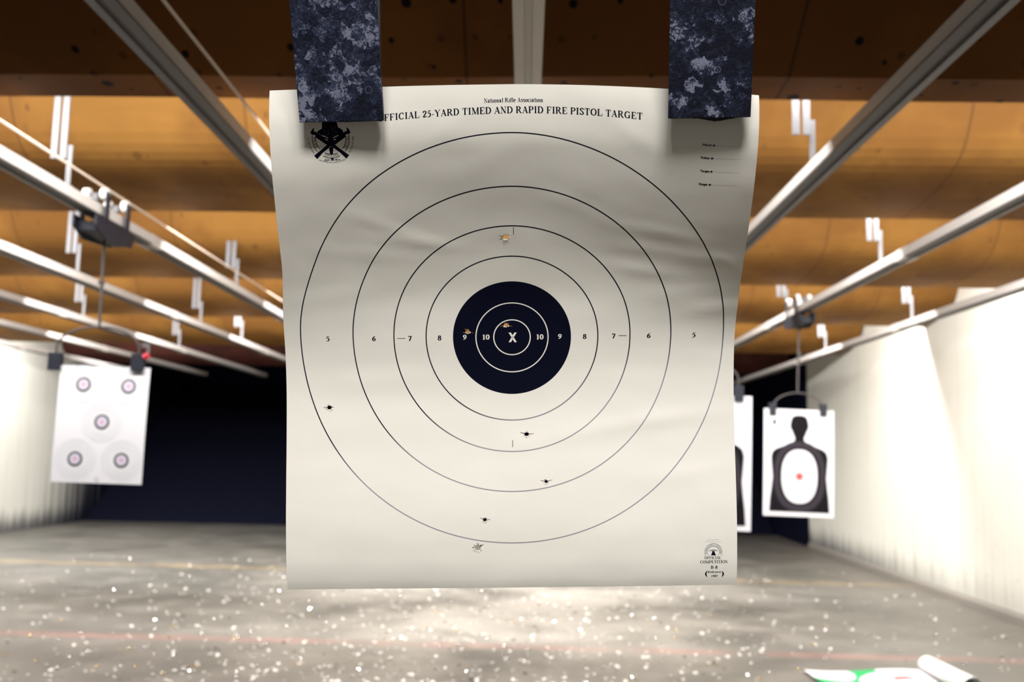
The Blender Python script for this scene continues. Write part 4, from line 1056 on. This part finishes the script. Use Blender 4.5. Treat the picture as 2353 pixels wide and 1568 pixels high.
# the curl: a spiral tube
vs, fs, fm = [], [], []; n, m_ = 30, 8
A0, A1 = atz(2130, 1532, 0.05), atz(2225, 1580, 0.05)
ax = (A1 - A0); ax.z = 0; L = ax.length; ax.normalize(); sd = Vector((-ax.y, ax.x, 0))
for i in range(n + 1):
    th = -pi / 2 + 2 * pi * 1.2 * i / n; r = 0.064 - 0.012 * i / n
    for j in range(m_ + 1): vs.append(A0 + ax * (L * 1.1 * j / m_) + sd * (r * cos(th)) + Vector((0, 0, 0.006 + r * sin(th))) - Vector((pl.x, pl.y, 0)))
for i in range(n):
    for j in range(m_): a = i * (m_ + 1) + j; fs.append((a, a + m_ + 1, a + m_ + 2, a + 1)); fm.append(1 if i < 4 or i > 24 else 0)
mk('rolled_end', vs, fs, [M['white_sheet'], M['green']], litter, fm, True)

# spent casings
def casing_mesh(mat):
    b = MB(); n = 14
    prof_ = [(0.0, 0.0), (0.0052, 0.0), (0.0052, 0.0016), (0.0044, 0.002), (0.0044, 0.003), (0.0051, 0.0042), (0.0048, 0.0190), (0.0042, 0.0190), (0.0042, 0.004), (0.0, 0.004)]
    vs, fs = [], []
    for r, z in prof_:
        for i in range(n): vs.append((z - 0.0095, r * cos(2*pi*i/n), r * sin(2*pi*i/n)))
    for k in range(len(prof_) - 1):
        for i in range(n): fs.append((k*n+i, k*n+(i+1) % n, (k+1)*n+(i+1) % n, (k+1)*n+i))
    o = mk('spent_casing', vs, fs, mat, None, smooth=True); me = o.data; bpy.data.objects.remove(o); return me
CM = [casing_mesh(M['brass']), casing_mesh(M['nickel'])]
SPOTS = [(140, 1387), (248, 1394), (143, 1425), (68, 1461), (134, 1470), (187, 1455), (295, 1492), (353, 1504), (12, 1505), (82, 1518), (159, 1510), (223, 1531), (168, 1537), (131, 1534), (277, 1531), (309, 1532), (372, 1547), (485, 1504), (473, 1473), (420, 1425), (460, 1400), (547, 1464), (611, 1480), (582, 1514), (687, 1525), (540, 1555), (420, 1537), (431, 1528), (30, 1563),
         (1669, 1372), (1672, 1391), (1898, 1440), (1962, 1476), (1992, 1460), (2019, 1467), (2149, 1458), (1813, 1495), (1871, 1481), (1790, 1466), (2083, 1520), (2218, 1525), (2301, 1536), (1767, 1545), (1834, 1539), (1904, 1502), (2064, 1491), (2125, 1430)]
rr = random.Random(21)
for i in range(70):
    SPOTS.append((rr.uniform(350, 1900), rr.uniform(1375, 1566)))
NICKN = {0: 'lone brass casing on the open floor below the five-bull target'}
for i, (px, py) in enumerate(SPOTS):
    p = atz(px, py, 0.0055)
    gold = i in (0, 15) or rr.random() < 0.25
    o = bpy.data.objects.new('spent_casing', CM[0 if gold else 1]); COL.objects.link(o)
    o.location = (p.x, p.y, 0.0055); o.rotation_euler = (0, 0, rr.uniform(0, pi * 2)); s = 1.0; o.scale = (s, s, s)
    tag(o, NICKN.get(i, 'small spent brass cartridge casing lying on the grey floor' if gold else 'small spent silvery cartridge casing lying on the grey floor'), 'casing', None if i in NICKN else ('spent brass casings on the floor' if gold else 'spent silvery casings on the floor'))
# fine debris: wads, chips and paper crumbs nobody could count
b = MB(); rr = random.Random(77)
for i in range(3400):
    y = 4.6 + 7.0 * rr.random() ** 2.5; x = rr.gauss(-0.3, 1.6) if rr.random() < 0.72 else rr.uniform(-5.5, 3.9)
    if x > xr(y) - 0.15 or x < XL + 0.2: continue
    if (x - pl.x) ** 2 + (y - pl.y) ** 2 < 0.6: continue
    s = rr.choice((0.006, 0.008, 0.010, 0.016)); R = Matrix.Rotation(rr.uniform(0, 6.28), 3, 'Z') @ Matrix.Rotation(rr.uniform(-0.5, 0.5), 3, 'X') @ Matrix.Rotation(rr.uniform(-0.5, 0.5), 3, 'Y')
    b.mi = 1 if rr.random() < 0.22 else 0
    vs = [R @ Vector(v) for v in ((-s, -s * .7, 0), (s, -s * .5, 0), (s * .8, s * .7, s * .25), (-s * .9, s * .6, 0), (0, 0, s * .5))]
    zz = -min(v.z for v in vs) + 0.001
    b.add([v + Vector((x, y, zz)) for v in vs], [(0, 1, 4), (1, 2, 4), (2, 3, 4), (3, 0, 4)])
o = b.build('floor_debris', [M['scrap'], M['nickel']]); tag(o, 'scattered paper crumbs and metal chips across the concrete floor', 'debris', None, 'stuff')
